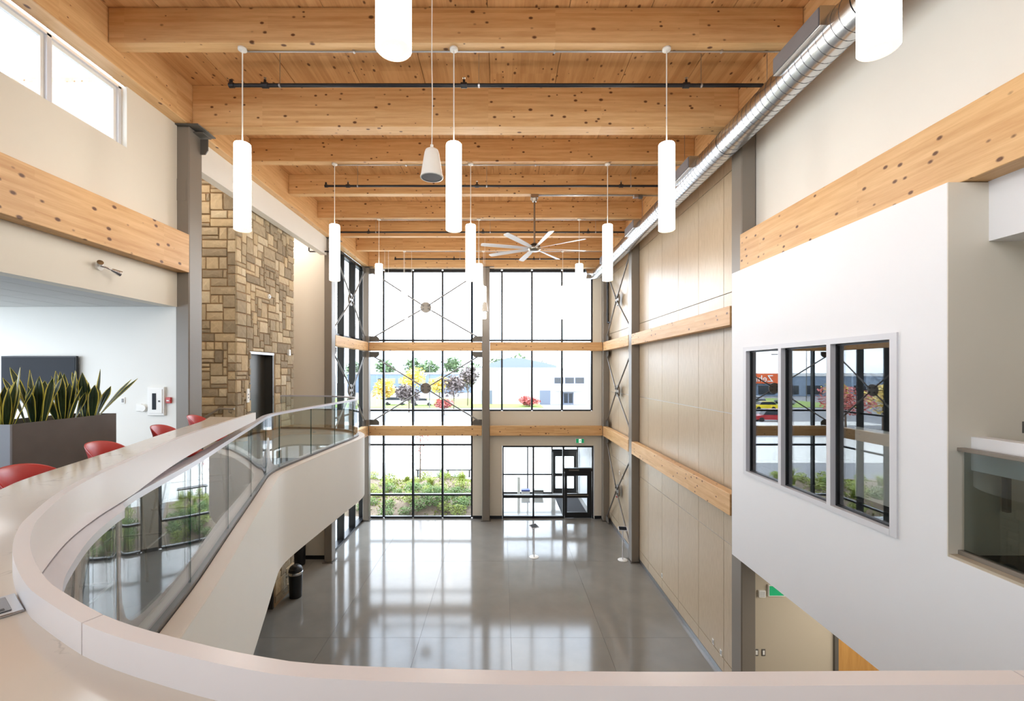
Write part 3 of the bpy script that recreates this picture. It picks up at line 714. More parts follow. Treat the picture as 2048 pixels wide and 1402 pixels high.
struct(bx('ceiling_corridor', 4.80, 8.5, -6, 4.24, Z(1.24), Z(1.35), 'white'))
# interior of the meeting room, its unlit shade painted as dark walls
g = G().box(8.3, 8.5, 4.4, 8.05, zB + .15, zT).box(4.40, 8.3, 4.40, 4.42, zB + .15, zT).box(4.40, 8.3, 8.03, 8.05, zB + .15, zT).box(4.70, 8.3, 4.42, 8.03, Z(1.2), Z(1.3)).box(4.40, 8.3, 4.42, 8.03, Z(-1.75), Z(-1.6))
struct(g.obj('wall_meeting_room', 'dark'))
bw = node('window_5', (X0, 6.27, wz0))
fy = [wy0, 5.755, 6.765, wy1]
for k, y in enumerate(fy):
    e_ = 0 if k in (0, 3) else .07
    w_ = .045 if k in (0, 3) else .035
    a, b = (y, y + .09) if k == 0 else ((y - .09, y) if k == 3 else (y - w_, y + w_))
    bx('window_mullion', X0 - .018, X0 + .10, a, b, wz0 + e_, wz1 - e_, 'frame_l', bw)
bx('window_head', X0 - .018, X0 + .10, wy0 + .09, wy1 - .09, wz1 - .07, wz1, 'frame_l', bw); bx('window_sill', X0 - .022, X0 + .10, wy0 + .09, wy1 - .09, wz0, wz0 + .07, 'frame_l', bw)
for a, b in ((wy0 + .09, 5.72), (5.79, 6.73), (6.80, wy1 - .09)):
    g = G(); zz0, zz1 = wz0 + .07, wz1 - .07
    g.box(X0 + .05, X0 + .09, a, a + .022, zz0, zz1).box(X0 + .05, X0 + .09, b - .022, b, zz0, zz1).box(X0 + .05, X0 + .09, a, b, zz0, zz0 + .022).box(X0 + .05, X0 + .09, a, b, zz1 - .022, zz1)
    g.obj('glazing_bead', 'black', bw)
    panex(bw, X0 + .075, a + .02, b - .02, zz0 + .02, zz1 - .02, 'glass_tint')
wb = thing('whiteboard', (4.52, 5.25, Z(-1.6)), 'white board leaning on the floor inside the dark meeting room window', 'board')
cbx('board_panel', 4.50, 4.53, 4.98, 5.66, Z(-1.575), Z(-.70), 'whitepl', wb, .004); bx('board_foot', 4.47, 4.60, 5.0, 5.04, Z(-1.6), Z(-1.575), 'alu', wb); bx('board_foot', 4.47, 4.60, 5.6, 5.64, Z(-1.6), Z(-1.575), 'alu', wb)
# opening with glass balustrade beside the box
struct(bx('trim_3', 4.26, 4.46, -6, 4.235, Z(-1.76), Z(-1.735), 'taupe'))
rg = thing('glass_balustrade', (4.38, 2, Z(-1.735)), 'glass balustrade with flat grey rail in the opening at the right edge', 'railing')
cbx('base_channel', 4.345, 4.41, -6, 4.235, Z(-1.735), Z(-1.695), 'steel_paint', rg, .003)
cbx('handrail', 4.335, 4.415, -6, 4.235, Z(-.755), Z(-.722), 'steel_paint', rg, .004)
for a, b in ((3.0, 4.20), (1.79, 2.99), (.58, 1.78)): bx('glass_panel', 4.372, 4.384, a, b, Z(-1.695), Z(-.755), 'glass_frost', rg)
struct(cbx('trim_4', 4.47, 4.62, -6, 4.235, Z(-.94), Z(-.62), 'white', None, .004))
struct(bx('wall_stairwell', 5.4, 5.5, -6, 4.24, zB + .15, Z(1.24), 'taupe'))
struct(bx('floor_corridor', 4.46, 8.5, -6, 4.24, Z(-1.95), Z(-1.75), 'dark'))  # stairwell darkness put into the floor colour
t = thing('stair_post', (4.75, 4.1, Z(-1.75)), 'dark post behind the glass balustrade under the white band', 'post'); cbx('post_shaft', 4.72, 4.765, 4.15, 4.2, Z(-1.32), Z(-.95), 'plate', t, .004)
t.location.z = Z(-1.32); t.children[0].location.z -= 0
t.children[0].location = Vector((4.7425, 4.175, Z(-1.135))) - t.location
t = thing('wall_switch', (4.97, 4.23, Z(-.52)), 'dark wall switch on the beige wall above the balustrade, at the right edge', 'switch')
cbx('switch_plate', 4.955, 5.03, 4.228, 4.239, Z(-.585), Z(-.475), 'plate', t, .002); bx('switch_rocker', 4.975, 5.01, 4.222, 4.228, Z(-.56), Z(-.5), 'whitepl', t)
# ground level wall under the box
struct(bx('wall_lower_right', 4.74, 9.2, 8.55, 8.7, 0, zB + .05, 'taupe'))
struct(bx('trim_5', 4.735, 4.765, 8.535, 8.549, 0, zB, 'frame_l'))
dn = node('door_3', (6.95, 8.54, 0)); bx('door_frame', 6.38, 6.45, 8.50, 8.56, 0, 2.2, 'plate', dn); bx('door_frame', 7.36, 7.43, 8.50, 8.56, 0, 2.2, 'plate', dn); bx('door_frame', 6.45, 7.36, 8.50, 8.56, 2.13, 2.2, 'plate', dn)
bx('door_leaf', 6.455, 7.355, 8.515, 8.548, .01, 2.125, 'maple', dn)
for x, lb in ((4.905, 'white light switch in dark plate on the lower wall, left of the pair'), (5.04, 'white light switch in dark plate on the lower wall, right of the pair')):
    t = thing('light_switch', (x, 8.54, 1.1), lb, 'switch'); cbx('switch_plate', x - .036, x + .036, 8.54, 8.549, 1.04, 1.17, 'plate', t, .002); bx('switch_rocker', x - .018, x + .018, 8.534, 8.54, 1.065, 1.145, 'whitepl', t)
t = thing('fire_speaker', (4.99, 8.53, 2.25), 'square pale grey wall sounder on the lower beige wall below the white box', 'sounder'); cbx('sounder_body', 4.93, 5.06, 8.50, 8.549, 2.18, 2.31, 'whitepl', t, .004)
for k in range(5): bx('sounder_slot', 4.945, 5.045, 8.497, 8.50, 2.20 + k * .021, 2.208 + k * .021, 'greypl', t)
t = thing('exit_sign', (5.28, 8.45, 2.35), 'green exit sign partly hidden under the white projecting box', 'sign'); cbx('sign_housing', 5.11, 5.46, 8.50, 8.549, 2.20, 2.42, 'whitepl', t, .005); bx('sign_face', 5.13, 5.44, 8.495, 8.50, 2.22, 2.40, 'green', t)

# ------------------------------------------------------------------ left side walls
LW = -5.97
g = G()
g.box(-6.2, LW, -6, 8.20, Z(1.19), Z(3.57)).box(-6.2, LW, 7.10, 8.20, Z(3.57), Z(4.549)).box(-6.2, LW, -6, -1.2, Z(3.57), Z(4.549))
struct(g.obj('wall_left', 'cream'))
cw = node('window_6', (-6.12, 3, Z(3.57)))
my = [7.08, 5.97, 4.85, 3.73, 2.61, 1.49, .37, -.75]
for k, y in enumerate(my): bx('window_mullion', -6.16, -6.06, y - .03, y + .03, Z(3.59), Z(4.53), 'frame_l', cw)
bx('window_head', -6.16, -6.06, -1.2, 7.1, Z(4.50), Z(4.55), 'frame_l', cw); bx('window_sill', -6.16, -6.06, -1.2, 7.1, Z(3.57), Z(3.61), 'frame_l', cw)
for a, b in zip(my[1:], my):
    panex(cw, -6.12, a + .03, b - .03, Z(3.61), Z(4.50))
    g = G(); a_, b_2 = a + .03, b - .03; q0, q1 = Z(3.61), Z(4.50)
    g.box(-6.15, -6.10, a_, a_ + .05, q0, q1).box(-6.15, -6.10, b_2 - .05, b_2, q0, q1).box(-6.15, -6.10, a_ + .05, b_2 - .05, q0, q0 + .05).box(-6.15, -6.10, a_ + .05, b_2 - .05, q1 - .05, q1)
    g.obj('sash_frame', 'whitepl', cw)
# television wall and tiled ceiling
struct(bx('wall_television', -11, -6.0, 8.22, 8.40, F2, Z(5.34), 'offwhite'))
ct = struct(bx('ceiling_left', -11, LW - .01, -6, 8.22, Z(1.215), Z(1.35), 'plate'))
yy = 8.2
while yy > 1.0:
    xx = -5.99
    while xx > -10.4:
        bx('ceiling_tile', xx - .604, xx - .006, yy - 1.214, yy - .004, Z(1.195), Z(1.214), 'tile', ct); xx -= .61
    yy -= 1.22
# white bulkhead and lobby beyond the first column
struct(bx('wall_bulkhead_left', -6.12, -5.92, 8.56, 15.1, Z(3.95), Z(4.549), 'offwhite'))
struct(bx('wall_behind_tower', -9.3, -6.03, 15.42, 15.60, 0, Z(5.34), 'cream'))
struct(bx('baseboard_left', -6.95, -6.02, 15.40, 15.42, 0, .13, 'black'))
struct(bx('wall_lobby_left', -9.4, -9.2, 8.4, 15.5, 0, Z(5.34), 'cream'))
# ------------------------------------------------------------------ stone elevator tower
TX = -6.24
g = G().box(-9.2, TX, 10.49, 11.04, 0, Z(5.3)).box(-9.2, TX, 12.22, 13.36, 0, Z(5.3)).box(-9.2, TX, 11.04, 12.22, Z(.50), Z(5.3)).box(-9.2, TX, 11.04, 12.22, 2.2, F2).box(-9.2, -6.6, 11.04, 12.22, 0, Z(.5))
tw = struct(g.obj('wall_stone_tower', 'stonem'))
def pack(u0, u1, v0, v1, hole, cb, mod=.1):
    nu, nv = int(round((u1 - u0) / mod)), int(round((v1 - v0) / mod)); occ = [[False] * nv for _ in range(nu)]
    for i in range(nu):
        for j in range(nv):
            u, v = u0 + (i + .5) * mod, v0 + (j + .5) * mod
            if any(h[0] < u < h[1] and h[2] < v < h[3] for h in hole): occ[i][j] = True
    sizes = [(5, 2), (4, 3), (3, 3), (6, 2), (4, 2), (5, 2), (3, 2), (6, 1), (5, 1), (4, 1), (2, 2), (3, 4), (2, 3), (6, 3), (7, 2), (4, 2)]
    for j in range(nv):
        for i in range(nu):
            if occ[i][j]: continue
            random.shuffle(sizes)
            for (a, b) in sizes + [(3, 1), (2, 1), (1, 2), (1, 1)]:
                if i + a > nu or j + b > nv: continue
                if any(occ[i + p][j + q] for p in range(a) for q in range(b)): continue
                if i + a == nu - 1 and a > 1 and not occ[nu - 1][j]: continue
                for p in range(a):
                    for q in range(b): occ[i + p][j + q] = True
                cb(u0 + i * mod, u0 + (i + a) * mod, v0 + j * mod, v0 + (j + b) * mod); break
ns = [0]; STONES = []
def stone_side(u0, u1, v0, v1):
    share = (6.24 / u0 - 6.24 / u1) * (v1 - v0) / u0
    ns[0] += 1; e = .007; d = random.uniform(.015, .04); g = G(); x0 = TX - .01; x1 = TX + d; c = .012
    uu = [u0 + e, u0 + e + c, u1 - e - c, u1 - e]; vv = [v0 + e, v0 + e + c, v1 - e - c, v1 - e]
    j = lambda: random.uniform(-.006, .006)
    um, vm = (u0 + u1) / 2, (v0 + v1) / 2
    P = [(x0, uu[0], vv[0]), (x0, uu[3], vv[0]), (x0, uu[3], vv[3]), (x0, uu[0], vv[3]),
         (x1 + j(), uu[1], vv[1]), (x1 + j(), uu[2], vv[1]), (x1 + j(), uu[2], vv[2]), (x1 + j(), uu[1], vv[2]), (x1 + .012, um + j(), vm + j())]
    g.add(P, [(0, 1, 5, 4), (1, 2, 6, 5), (2, 3, 7, 6), (3, 0, 4, 7), (4, 5, 8), (5, 6, 8), (6, 7, 8), (7, 4, 8)]); STONES.append((share, g))
def stone_front(u0, u1, v0, v1):
    share = (u1 - u0) * (v1 - v0) / 10.5 ** 2
    ns[0] += 1; e = .007; d = random.uniform(.015, .04); g = G(); y0 = 10.50; y1 = 10.49 - d; c = .012
    uu = [u0 + e, u0 + e + c, u1 - e - c, u1 - e]; vv = [v0 + e, v0 + e + c, v1 - e - c, v1 - e]
    j = lambda: random.uniform(-.006, .006)
    um, vm = (u0 + u1) / 2, (v0 + v1) / 2
    P = [(uu[0], y0, vv[0]), (uu[3], y0, vv[0]), (uu[3], y0, vv[3]), (uu[0], y0, vv[3]),
         (uu[1], y1 + j(), vv[1]), (uu[2], y1 + j(), vv[1]), (uu[2], y1 + j(), vv[2]), (uu[1], y1 + j(), vv[2]), (um + j(), y1 - .012, vm + j())]
    g.add(P, [(0, 1, 5, 4), (1, 2, 6, 5), (2, 3, 7, 6), (3, 0, 4, 7), (4, 5, 8), (5, 6, 8), (6, 7, 8), (7, 4, 8)]); STONES.append((share, g))
pack(10.46, 13.36, F2, F2 + 6.6, [(11.04, 12.22, F2, Z(.50))], stone_side)
pack(12.26, 13.36, .1, 2.5, [], stone_side)
pack(-7.24, TX + .03, F2, F2 + 6.6, [], stone_front)
STONES.sort(key=lambda q: -q[0])
for _, g_ in STONES[:295]: g_.obj('stone', 'stone', tw)
sm = G()
for _, g_ in STONES[295:]: sm.add(g_.v, g_.f)
o_ = sm.obj('small_stones', 'stone', tw); o_['kind'] = 'stuff'
for (a, b, c) in ((F2, Z(.44), 'door_4'), (0, 2.14, 'door_5')):
    d = node(c, (-6.45, 11.6, a))
    bx('door_panel', -6.46, -6.44, 11.10, 11.625, a + .01, b, 'steeldoor', d); bx('door_panel', -6.475, -6.455, 11.632, 12.15, a + .01, b, 'steeldoor', d)
    bx('door_jamb', -6.5, -6.235, 11.04, 11.10, a, b, 'steeldoor', d); bx('door_jamb', -6.5, -6.235, 12.15, 12.22, a, b, 'steeldoor', d); bx('door_head', -6.5, -6.23, 11.04, 12.22, b, b + .06, 'alu', d)
sp = TX + .045
t = thing('elevator_call_station', (sp, 10.9, Z(-.6)), 'tall white elevator call panel left of the steel doors', 'call panel'); cbx('panel_plate', sp - .02, sp + .012, 10.84, 10.95, Z(-.76), Z(-.42), 'whitepl', t, .004); G().cyl((sp + .012, 10.895, Z(-.56)), (sp + .02, 10.895, Z(-.56)), .018).obj('call_button', 'greypl', t); G().cyl((sp + .012, 10.895, Z(-.64)), (sp + .02, 10.895, Z(-.64)), .018).obj('call_button', 'greypl', t)
t = thing('strobe_light', (sp, 11.87, Z(2.0)), 'round white alarm strobe high on the stone tower', 'strobe'); G().cyl((sp - .02, 11.87, Z(2.0)), (sp + .03, 11.87, Z(2.0)), .065, .055, 20).obj('strobe_body', 'whitepl', t); G().cyl((sp + .03, 11.87, Z(2.0)), (sp + .05, 11.87, Z(2.0)), .03, .02, 14).obj('strobe_lens', 'chrome', t)
t = thing('alarm_sounder', (sp, 12.98, Z(.55)), 'small white box sounder on the stone tower right of the elevator', 'sounder'); cbx('sounder_body', sp - .02, sp + .04, 12.93, 13.04, Z(.46), Z(.64), 'whitepl', t, .006); bx('sounder_lens', sp + .04, sp + .045, 12.96, 13.01, Z(.48), Z(.53), 'chrome', t)
# stair handrail against the tower
t = thing('stair_handrail', (-6.6, 10.36, Z(-1.0)), 'brushed steel stair handrail in front of the stone tower', 'handrail')
G().tube([(-6.20, 10.34, Z(-.87)), (-6.53, 10.34, Z(-.86)), (-6.58, 10.34, Z(-.88)), (-7.1, 10.34, Z(-1.2)), (-7.4, 10.34, Z(-1.38))], .024, 10).obj('rail_tube', 'nickel', t)
G().tube([(-6.33, 10.34, Z(-.88)), (-6.33, 10.36, Z(-.95)), (-6.33, 10.45, Z(-.97))], .012, 8).cyl((-6.33, 10.45, Z(-.97)), (-6.33, 10.462, Z(-.97)), .04, n=14).obj('rail_bracket', 'nickel', t)

# things on the television wall (plane y = 8.22)
tv = thing('television', (-8.5, 8.15, Z(-.1)), 'large black flat television on the white wall behind the snake plants', 'television')
cbx('tv_body', -9.15, -7.77, 8.14, 8.19, Z(-.53), Z(.285), 'black', tv, .006); bx('tv_screen', -9.13, -7.79, 8.134, 8.14, Z(-.50), Z(.265), 'tv', tv); bx('wall_mount', -8.7, -8.2, 8.19, 8.219, Z(-.3), Z(.1), 'plate', tv)
t = thing('extinguisher_cabinet', (-6.34, 8.2, Z(-.55)), 'white fire extinguisher cabinet with dark slot window on the white wall', 'cabinet')
cbx('cabinet_frame', -6.50, -6.19, 8.175, 8.219, Z(-.81), Z(-.285), 'whitepl', t, .006); cbx('cabinet_door', -6.47, -6.22, 8.165, 8.175, Z(-.77), Z(-.325), 'whitepl', t, .003)
bx('door_window', -6.40, -6.33, 8.16, 8.165, Z(-.70), Z(-.40), 'tv', t); bx('door_latch', -6.285, -6.26, 8.155, 8.165, Z(-.56), Z(-.53), 'plate', t)
t = thing('pull_station', (-6.12, 8.2, Z(-.53)), 'red fire alarm pull station right of the extinguisher cabinet', 'alarm'); cbx('station_body', -6.165, -6.075, 8.18, 8.219, Z(-.585), Z(-.475), 'red', t, .006); bx('pull_handle', -6.145, -6.095, 8.172, 8.18, Z(-.545), Z(-.525), 'whitepl', t)
t = thing('emergency_light', (-6.60, 8.18, Z(-.67)), 'white wall sounder unit left of the extinguisher cabinet', 'sounder'); cbx('unit_base', -6.72, -6.62, 8.19, 8.219, Z(-.73), Z(-.60), 'whitepl', t, .004)
G().cyl((-6.575, 8.219, Z(-.67)), (-6.575, 8.15, Z(-.67)), .075, .06, 18).obj('unit_dome', 'whitepl', t)
t = thing('light_switch', (-6.98, 8.2, Z(-.54)), 'white light switch on the white wall right of the television', 'switch'); cbx('switch_plate', -7.02, -6.94, 8.208, 8.219, Z(-.595), Z(-.475), 'whitepl', t, .003); bx('switch_rocker', -6.995, -6.965, 8.2, 8.208, Z(-.57), Z(-.50), 'greypl', t)
# sprinkler/emergency heads on the left bulkhead
t = thing('emergency_lamp', (LW, 6.6, Z(1.55)), 'small clear twin head emergency lamp on the left cream bulkhead', 'lamp')
G().cyl((LW, 6.6, Z(1.56)), (LW + .03, 6.6, Z(1.56)), .06, n=20).obj('lamp_base', 'whitepl', t)
G().tube([(LW + .03, 6.6, Z(1.56)), (LW + .09, 6.62, Z(1.55)), (LW + .12, 6.72, Z(1.52))], .012, 8).obj('lamp_arm', 'chrome', t)
G().cyl((LW + .11, 6.70, Z(1.53)), (LW + .16, 6.80, Z(1.49)), .022, .045, 14).obj('lamp_head', 'chrome', t)
G().cyl((LW + .05, 6.56, Z(1.57)), (LW + .10, 6.52, Z(1.60)), .022, .04, 14).obj('lamp_head', 'chrome', t)

# ------------------------------------------------------------------ pendants
def pendant():
    t = thing('pendant_lamp', (0, 0, 0), 'x', 'lamp', 'cylinder pendant lamps')
    G().lathe([(.0, 0), (.062, 0), (.062, -.03), (.055, -.036), (.0, -.036)], n=24).obj('canopy', 'whitepl', t)
    G().cyl((0, 0, -.03), (0, 0, -1.42), .009, n=8).obj('stem', 'whitepl', t)
    G().lathe([(.0, -1.415), (.105, -1.42), (.113, -1.43), (.115, -1.45), (.115, -2.70), (.113, -2.703)], n=32).obj('lamp_shade', 'shade', t)
    G().lathe([(.113, -2.703), (.108, -2.708), (.055, -2.708)], n=32).obj('shade_rim', 'shade_cap', t)
    G().lathe([(.055, -2.707), (.0, -2.707)], n=24).obj('lamp_core', 'shade_core', t)
    return t
pp = pendant(); first = True
side = {-3.84: 'left', -.70: 'middle', 2.46: 'right'}
rown = {2.9: 'nearest row, cut off', 6.61: 'first full row from the camera', 10.27: 'second full row', 14.0: 'third full row', 17.72: 'last row against the window wall'}
for y in (2.9, 6.61, 10.27, 14.0, 17.72):
    for x in (-3.84, -.70, 2.46):
        if y == 2.9 and x < -1: continue
        place(pp, first, (x, y, Z(4.80)), 0, 'white cylinder pendant lamp, %s one of the %s' % (side[x], rown[y])); first = False
# conduits feeding them
for i, (y, lb) in enumerate(((6.66, 'first'), (10.32, 'second'), (14.05, 'third'), (17.76, 'last'))):
    t = thing('conduit', (0, y, Z(4.78)), 'thin steel conduit along the beam of the %s pendant row' % lb, 'conduit')
    G().cyl((-3.8, y, Z(4.785)), (4.3, y, Z(4.785)), .011, n=8).obj('conduit_tube', 'alu', t)
    for x in (-2.2, .8, 3.3): bx('conduit_clip', x - .012, x + .012, y - .025, y + .025, Z(4.772), Z(4.80), 'alu', t)
t = thing('conduit', (2.5, 12.1, Z(4.78)), 'thin steel conduit with junction boxes right of the fan mount', 'conduit')
G().cyl((1.03, 12.12, Z(4.785)), (4.3, 12.12, Z(4.785)), .012, n=8).cyl((1.03, 12.07, Z(4.785)), (3.7, 12.07, Z(4.785)), .012, n=8).obj('conduit_tube', 'alu', t)
cbx('junction_box', 3.6, 3.72, 12.04, 12.16, Z(4.72), Z(4.80), 'alu', t, .006); cbx('junction_box', 3.74, 3.84, 12.04, 12.14, Z(4.70), Z(4.78), 'plate', t, .006)

# ------------------------------------------------------------------ hanging speakers
def speaker(loc, ztop, label):
    t = thing('pendant_speaker', loc, label, 'speaker', 'hanging white speakers'); x, y, z = loc
    G().lathe([(0, .35), (.05, .35), (.075, .335), (.088, .30), (.13, .04), (.14, .01), (.138, 0), (.125, 0)], loc, 28).obj('speaker_body', 'whitepl', t)
    G().lathe([(.125, .004), (0, .004)], loc, 28).obj('speaker_grille', 'grille', t)
    G().tube([(x, y, z + .35), (x + .008, y, z + .9), (x, y, z + 1.5), (x + .006, y, ztop - .2), (x, y, ztop)], .006, 6).cyl((x, y, z + .34), (x, y, z + .40), .018, n=10).obj('speaker_cable', 'whitepl', t)
speaker((-.84, 5.4, Z(2.35)), Z(5.32), 'white bell shaped speaker hanging on a cable left of the middle pendant lamp')
speaker((-.62, 17.0, Z(2.30)), Z(5.32), 'far white speaker hanging near the middle steel column')

# ------------------------------------------------------------------ sprinkler pipes
def pipe(x0, x1, y, z, r, label, heads, tee=()):
    t = thing('sprinkler_pipe', (x0, y, z), label, 'pipe')
    G().cyl((x0, y, z), (x1, y, z), r, n=14).obj('pipe_tube', 'blackpipe', t)
    G().cyl((x0 - .03, y, z), (x0 + .05, y, z), r * 1.35, n=14).cyl((x0, y, z), (x0, y, z + .09), r * .9, n=10).obj('pipe_elbow', 'blackpipe', t)
    for x in heads:
        G().cyl((x - .05, y, z), (x + .05, y, z), r * 1.5, n=14).cyl((x, y, z), (x, y, z + .09), r * .7, n=8).obj('sprinkler_tee', 'blackpipe', t)
        G().cyl((x, y, z + .09), (x, y, z + .12), .012, n=8).cyl((x, y, z + .12), (x, y, z + .125), .025, n=10).obj('sprinkler_head', 'nickel', t)
        G().cyl((x + .25, y, z - .01), (x + .25, y, Z(5.318)), .006, n=6).cyl((x + .235, y, z), (x + .265, y, z), r * 1.25, n=12).obj('hanger_rod', 'alu', t)
pipe(-4.52, 4.38, 7.45, Z(4.79), .031, 'black sprinkler pipe closest to the camera, in front of the deepest beam', (-3.95, -.62, 3.1))
pipe(-4.52, 4.38, 11.49, Z(4.79), .028, 'second black sprinkler pipe from the camera, in front of the fan beam', (-3.95, -.62, 3.1))
pipe(-5.70, 4.38, 15.30, Z(4.79), .028, 'third black sprinkler pipe, behind the ceiling fan', (-4.55, -.62, 3.0))
pipe(-4.50, 4.38, 18.95, Z(4.79), .028, 'last black sprinkler pipe next to the window wall', (-2.0, 1.4))
t = thing('sprinkler_pipe', (-6.3, 14.9, Z(4.0)), 'short black elbow pipe on the left near the end of the white bulkhead', 'pipe')
G().tube([(-6.45, 14.95, Z(4.20)), (-6.45, 14.95, Z(4.06)), (-6.42, 14.95, Z(4.03)), (-5.8, 14.95, Z(4.03))], .025, 10).obj('pipe_tube', 'blackpipe', t)
G().cyl((-5.8, 14.95, Z(4.03)), (-5.7, 14.95, Z(4.03)), .03, n=10).obj('pipe_coupling', 'blackpipe', t)
t = thing('drain_pipe', (4.58, 18.9, Z(1.9)), 'black vertical pipe beside the far right corner column', 'pipe')
G().tube([(4.58, 19.1, Z(4.5)), (4.58, 19.1, Z(2.15)), (4.60, 19.08, Z(2.1)), (4.64, 18.9, Z(2.08))], .045, 12).obj('pipe_tube', 'blackpipe', t)
G().cyl((4.58, 19.1, Z(2.4)), (4.58, 19.1, Z(2.5)), .06, n=12).obj('pipe_coupling', 'blackpipe', t)
for x, lb in ((-4.63, 'leftmost'), (-4.48, 'second'), (-3.88, 'third'), (-3.56, 'rightmost')):
    t = thing('hanging_cable', (x, 17.72, Z(3.8)), lb + ' of the thin white cables hanging before the top of the far left windows', 'cable')
    G().cyl((x, 17.72, Z(3.75)), (x, 17.72, Z(4.80)), .006, n=6).obj('cable_line', 'whitepl', t); G().cyl((x, 17.72, Z(4.78)), (x, 17.72, Z(4.80)), .02, n=8).obj('cable_anchor', 'alu', t)

# ------------------------------------------------------------------ ceiling fan
fan = thing('ceiling_fan', (.91, 12.12, Z(4.80)), 'large silver eight bladed ceiling fan on a long rod', 'fan')
fx, fy_, fz = .91, 12.12, Z(3.36)
cbx('mount_plate', fx - .10, fx + .10, 12.015, 12.225, Z(4.70), Z(4.80), 'nickel', fan, .01)
G().cyl((fx, fy_, Z(4.70)), (fx, fy_, fz + .1), .026, n=14).cyl((fx, fy_, Z(4.62)), (fx, fy_, Z(4.70)), .06, .09, 16).obj('down_rod', 'nickel', fan)
G().lathe([(0, .13), (.06, .13), (.11, .09), (.16, .05), (.16, .03), (.15, .02)], (fx, fy_, fz), 28).obj('motor_cover', 'black', fan)
G().lathe([(.15, .03), (.17, .02), (.175, -.03), (.15, -.06), (.12, -.085), (0, -.09)], (fx, fy_, fz), 28).obj('fan_hub', 'nickel', fan)
for k in range(8):
    a = R(12 + 45 * k); ca, sa = math.cos(a), math.sin(a); vs_ = []
    for i, r_ in enumerate((.14, .26, .5, .9, 1.3, 1.44, 1.475)):
        wd = (.035, .04, .06, .072, .078, .075, .05)[i]; tw_ = R(16 - 8 * r_ / 1.5)
        for sgn in (1, -1):
            lx = r_; ly = sgn * wd; lz = sgn * wd * math.sin(tw_) * 1.3 + .015 * r_
            for th in (.006, -.006): vs_.append((fx + lx * ca - ly * sa, fy_ + lx * sa + ly * ca, fz - .01 + lz + th))
    fs = []
    for i in range(6):
        o_ = i * 4; fs += [(o_, o_ + 4, o_ + 6, o_ + 2), (o_ + 1, o_ + 3, o_ + 7, o_ + 5), (o_, o_ + 1, o_ + 5, o_ + 4), (o_ + 2, o_ + 6, o_ + 7, o_ + 3)]
    fs += [(0, 2, 3, 1), (24, 25, 27, 26)]
    g = G(); g.add(vs_, fs); g.fix = True; g.obj('fan_blade', 'frame_l', fan)

# ------------------------------------------------------------------ spiral duct
dx, dz, dr = 4.125, Z(4.165), .23
du = thing('spiral_duct', (dx, 8, dz), 'long silver spiral duct running along the top of the right wall', 'duct')
G().cyl((dx, -4, dz), (dx, 18.6, dz), dr, n=40, caps=False).obj('duct_tube', 'galv', du)
pts = []
yy = 1.0
while yy < 18.5:
    a = yy / .13 * 2 * PI; pts.append((dx + (dr + .001) * math.cos(a), yy, dz + (dr + .001) * math.sin(a))); yy += .13 / 22
G().tube(pts, .0042, 3).obj('spiral_seam', 'seam', du)
for y in (5.0, 8.1, 11.3, 14.5, 17.4): G().cyl((dx, y - .03, dz), (dx, y + .03, dz), dr + .008, n=40, caps=False).obj('duct_coupling', 'galv', du)
g = G().tube([(dx, 18.55, dz), (dx, 18.8, dz), (dx - .08, 18.98, dz), (dx - .28, 19.07, dz), (dx - .5, 19.07, dz)], [dr, dr, dr, dr, dr], 28); g.obj('duct_elbow', 'galv', du)
for k, y in enumerate((5.3, 9.0, 12.75, 16.2)):
    t = cbx('duct_diffuser', 3.80, dx - .12, y, y + .92, Z(4.125), Z(4.365), 'galv', du, .003)
    bx('diffuser_grille', 3.790, 3.80, y + .02, y + .90, Z(4.14), Z(4.35), 'grille', t)
for y in (2, 6.9, 10.0, 13.0, 16.6): G().cyl((dx, y, dz + dr), (dx, y, Z(5.318)), .006, n=6).obj('duct_hanger', 'alu', du)

# ------------------------------------------------------------------ bar stools
def stool():
    t = thing('bar_stool', (0, 0, 0), 'x', 'stool', 'red bar stools along the counter')
    # shell: seat and low wrapped back; front faces +x
    nu, nv = 15, 12; vs_ = []
    for i in range(nu):
        a = PI + R(-100 + 200 * i / (nu - 1))
        for j in range(nv):
            v = j / (nv - 1)
            wrap = max(0, 1 - abs(i / (nu - 1) * 2 - 1) ** 3)
            if v < .45: r_ = .20 * v / .45; z_ = .76 - .012 * math.sin(v / .45 * PI)
            else:
                q = (v - .45) / .55; r_ = .20 + .035 * q + .04 * max(0, q - .75) * 2; z_ = .76 + (.30 * wrap) * q ** 1.3 + .0
            vs_.append((r_ * math.cos(a) + (0.0), r_ * math.sin(a) * 1.05, z_))
    fs = [(i * nv + j, (i + 1) * nv + j, (i + 1) * nv + j + 1, i * nv + j + 1) for i in range(nu - 1) for j in range(nv - 1)]
    g = G(); g.add(vs_, fs, 0, True); o = g.obj('backrest_shell', 'red', t)
    md = o.modifiers.new('thick', 'SOLIDIFY'); md.thickness = .012; md.offset = 0
    md = o.modifiers.new('soft', 'SUBSURF'); md.levels = 1; md.render_levels = 1
    G().lathe([(0, .735), (.17, .735), (.205, .75), (.20, .768), (0, .762)], n=28).obj('seat', 'red', t)
    for sx, sy in ((1, 1), (1, -1), (-1, 1), (-1, -1)):
        G().tube([(.12 * sx, .12 * sy, .735), (.20 * sx, .20 * sy, 0)], .010, 8).obj('leg', 'plate', t)
    g = G(); c = [(.185 * a, .185 * b, .25) for a, b in ((1, 1), (-1, 1), (-1, -1), (1, -1), (1, 1))]
    for p, q in zip(c, c[1:]): g.cyl(p, q, .009, n=8)
    g.obj('footrest', 'plate', t)
    return t
s0 = stool(); first = True
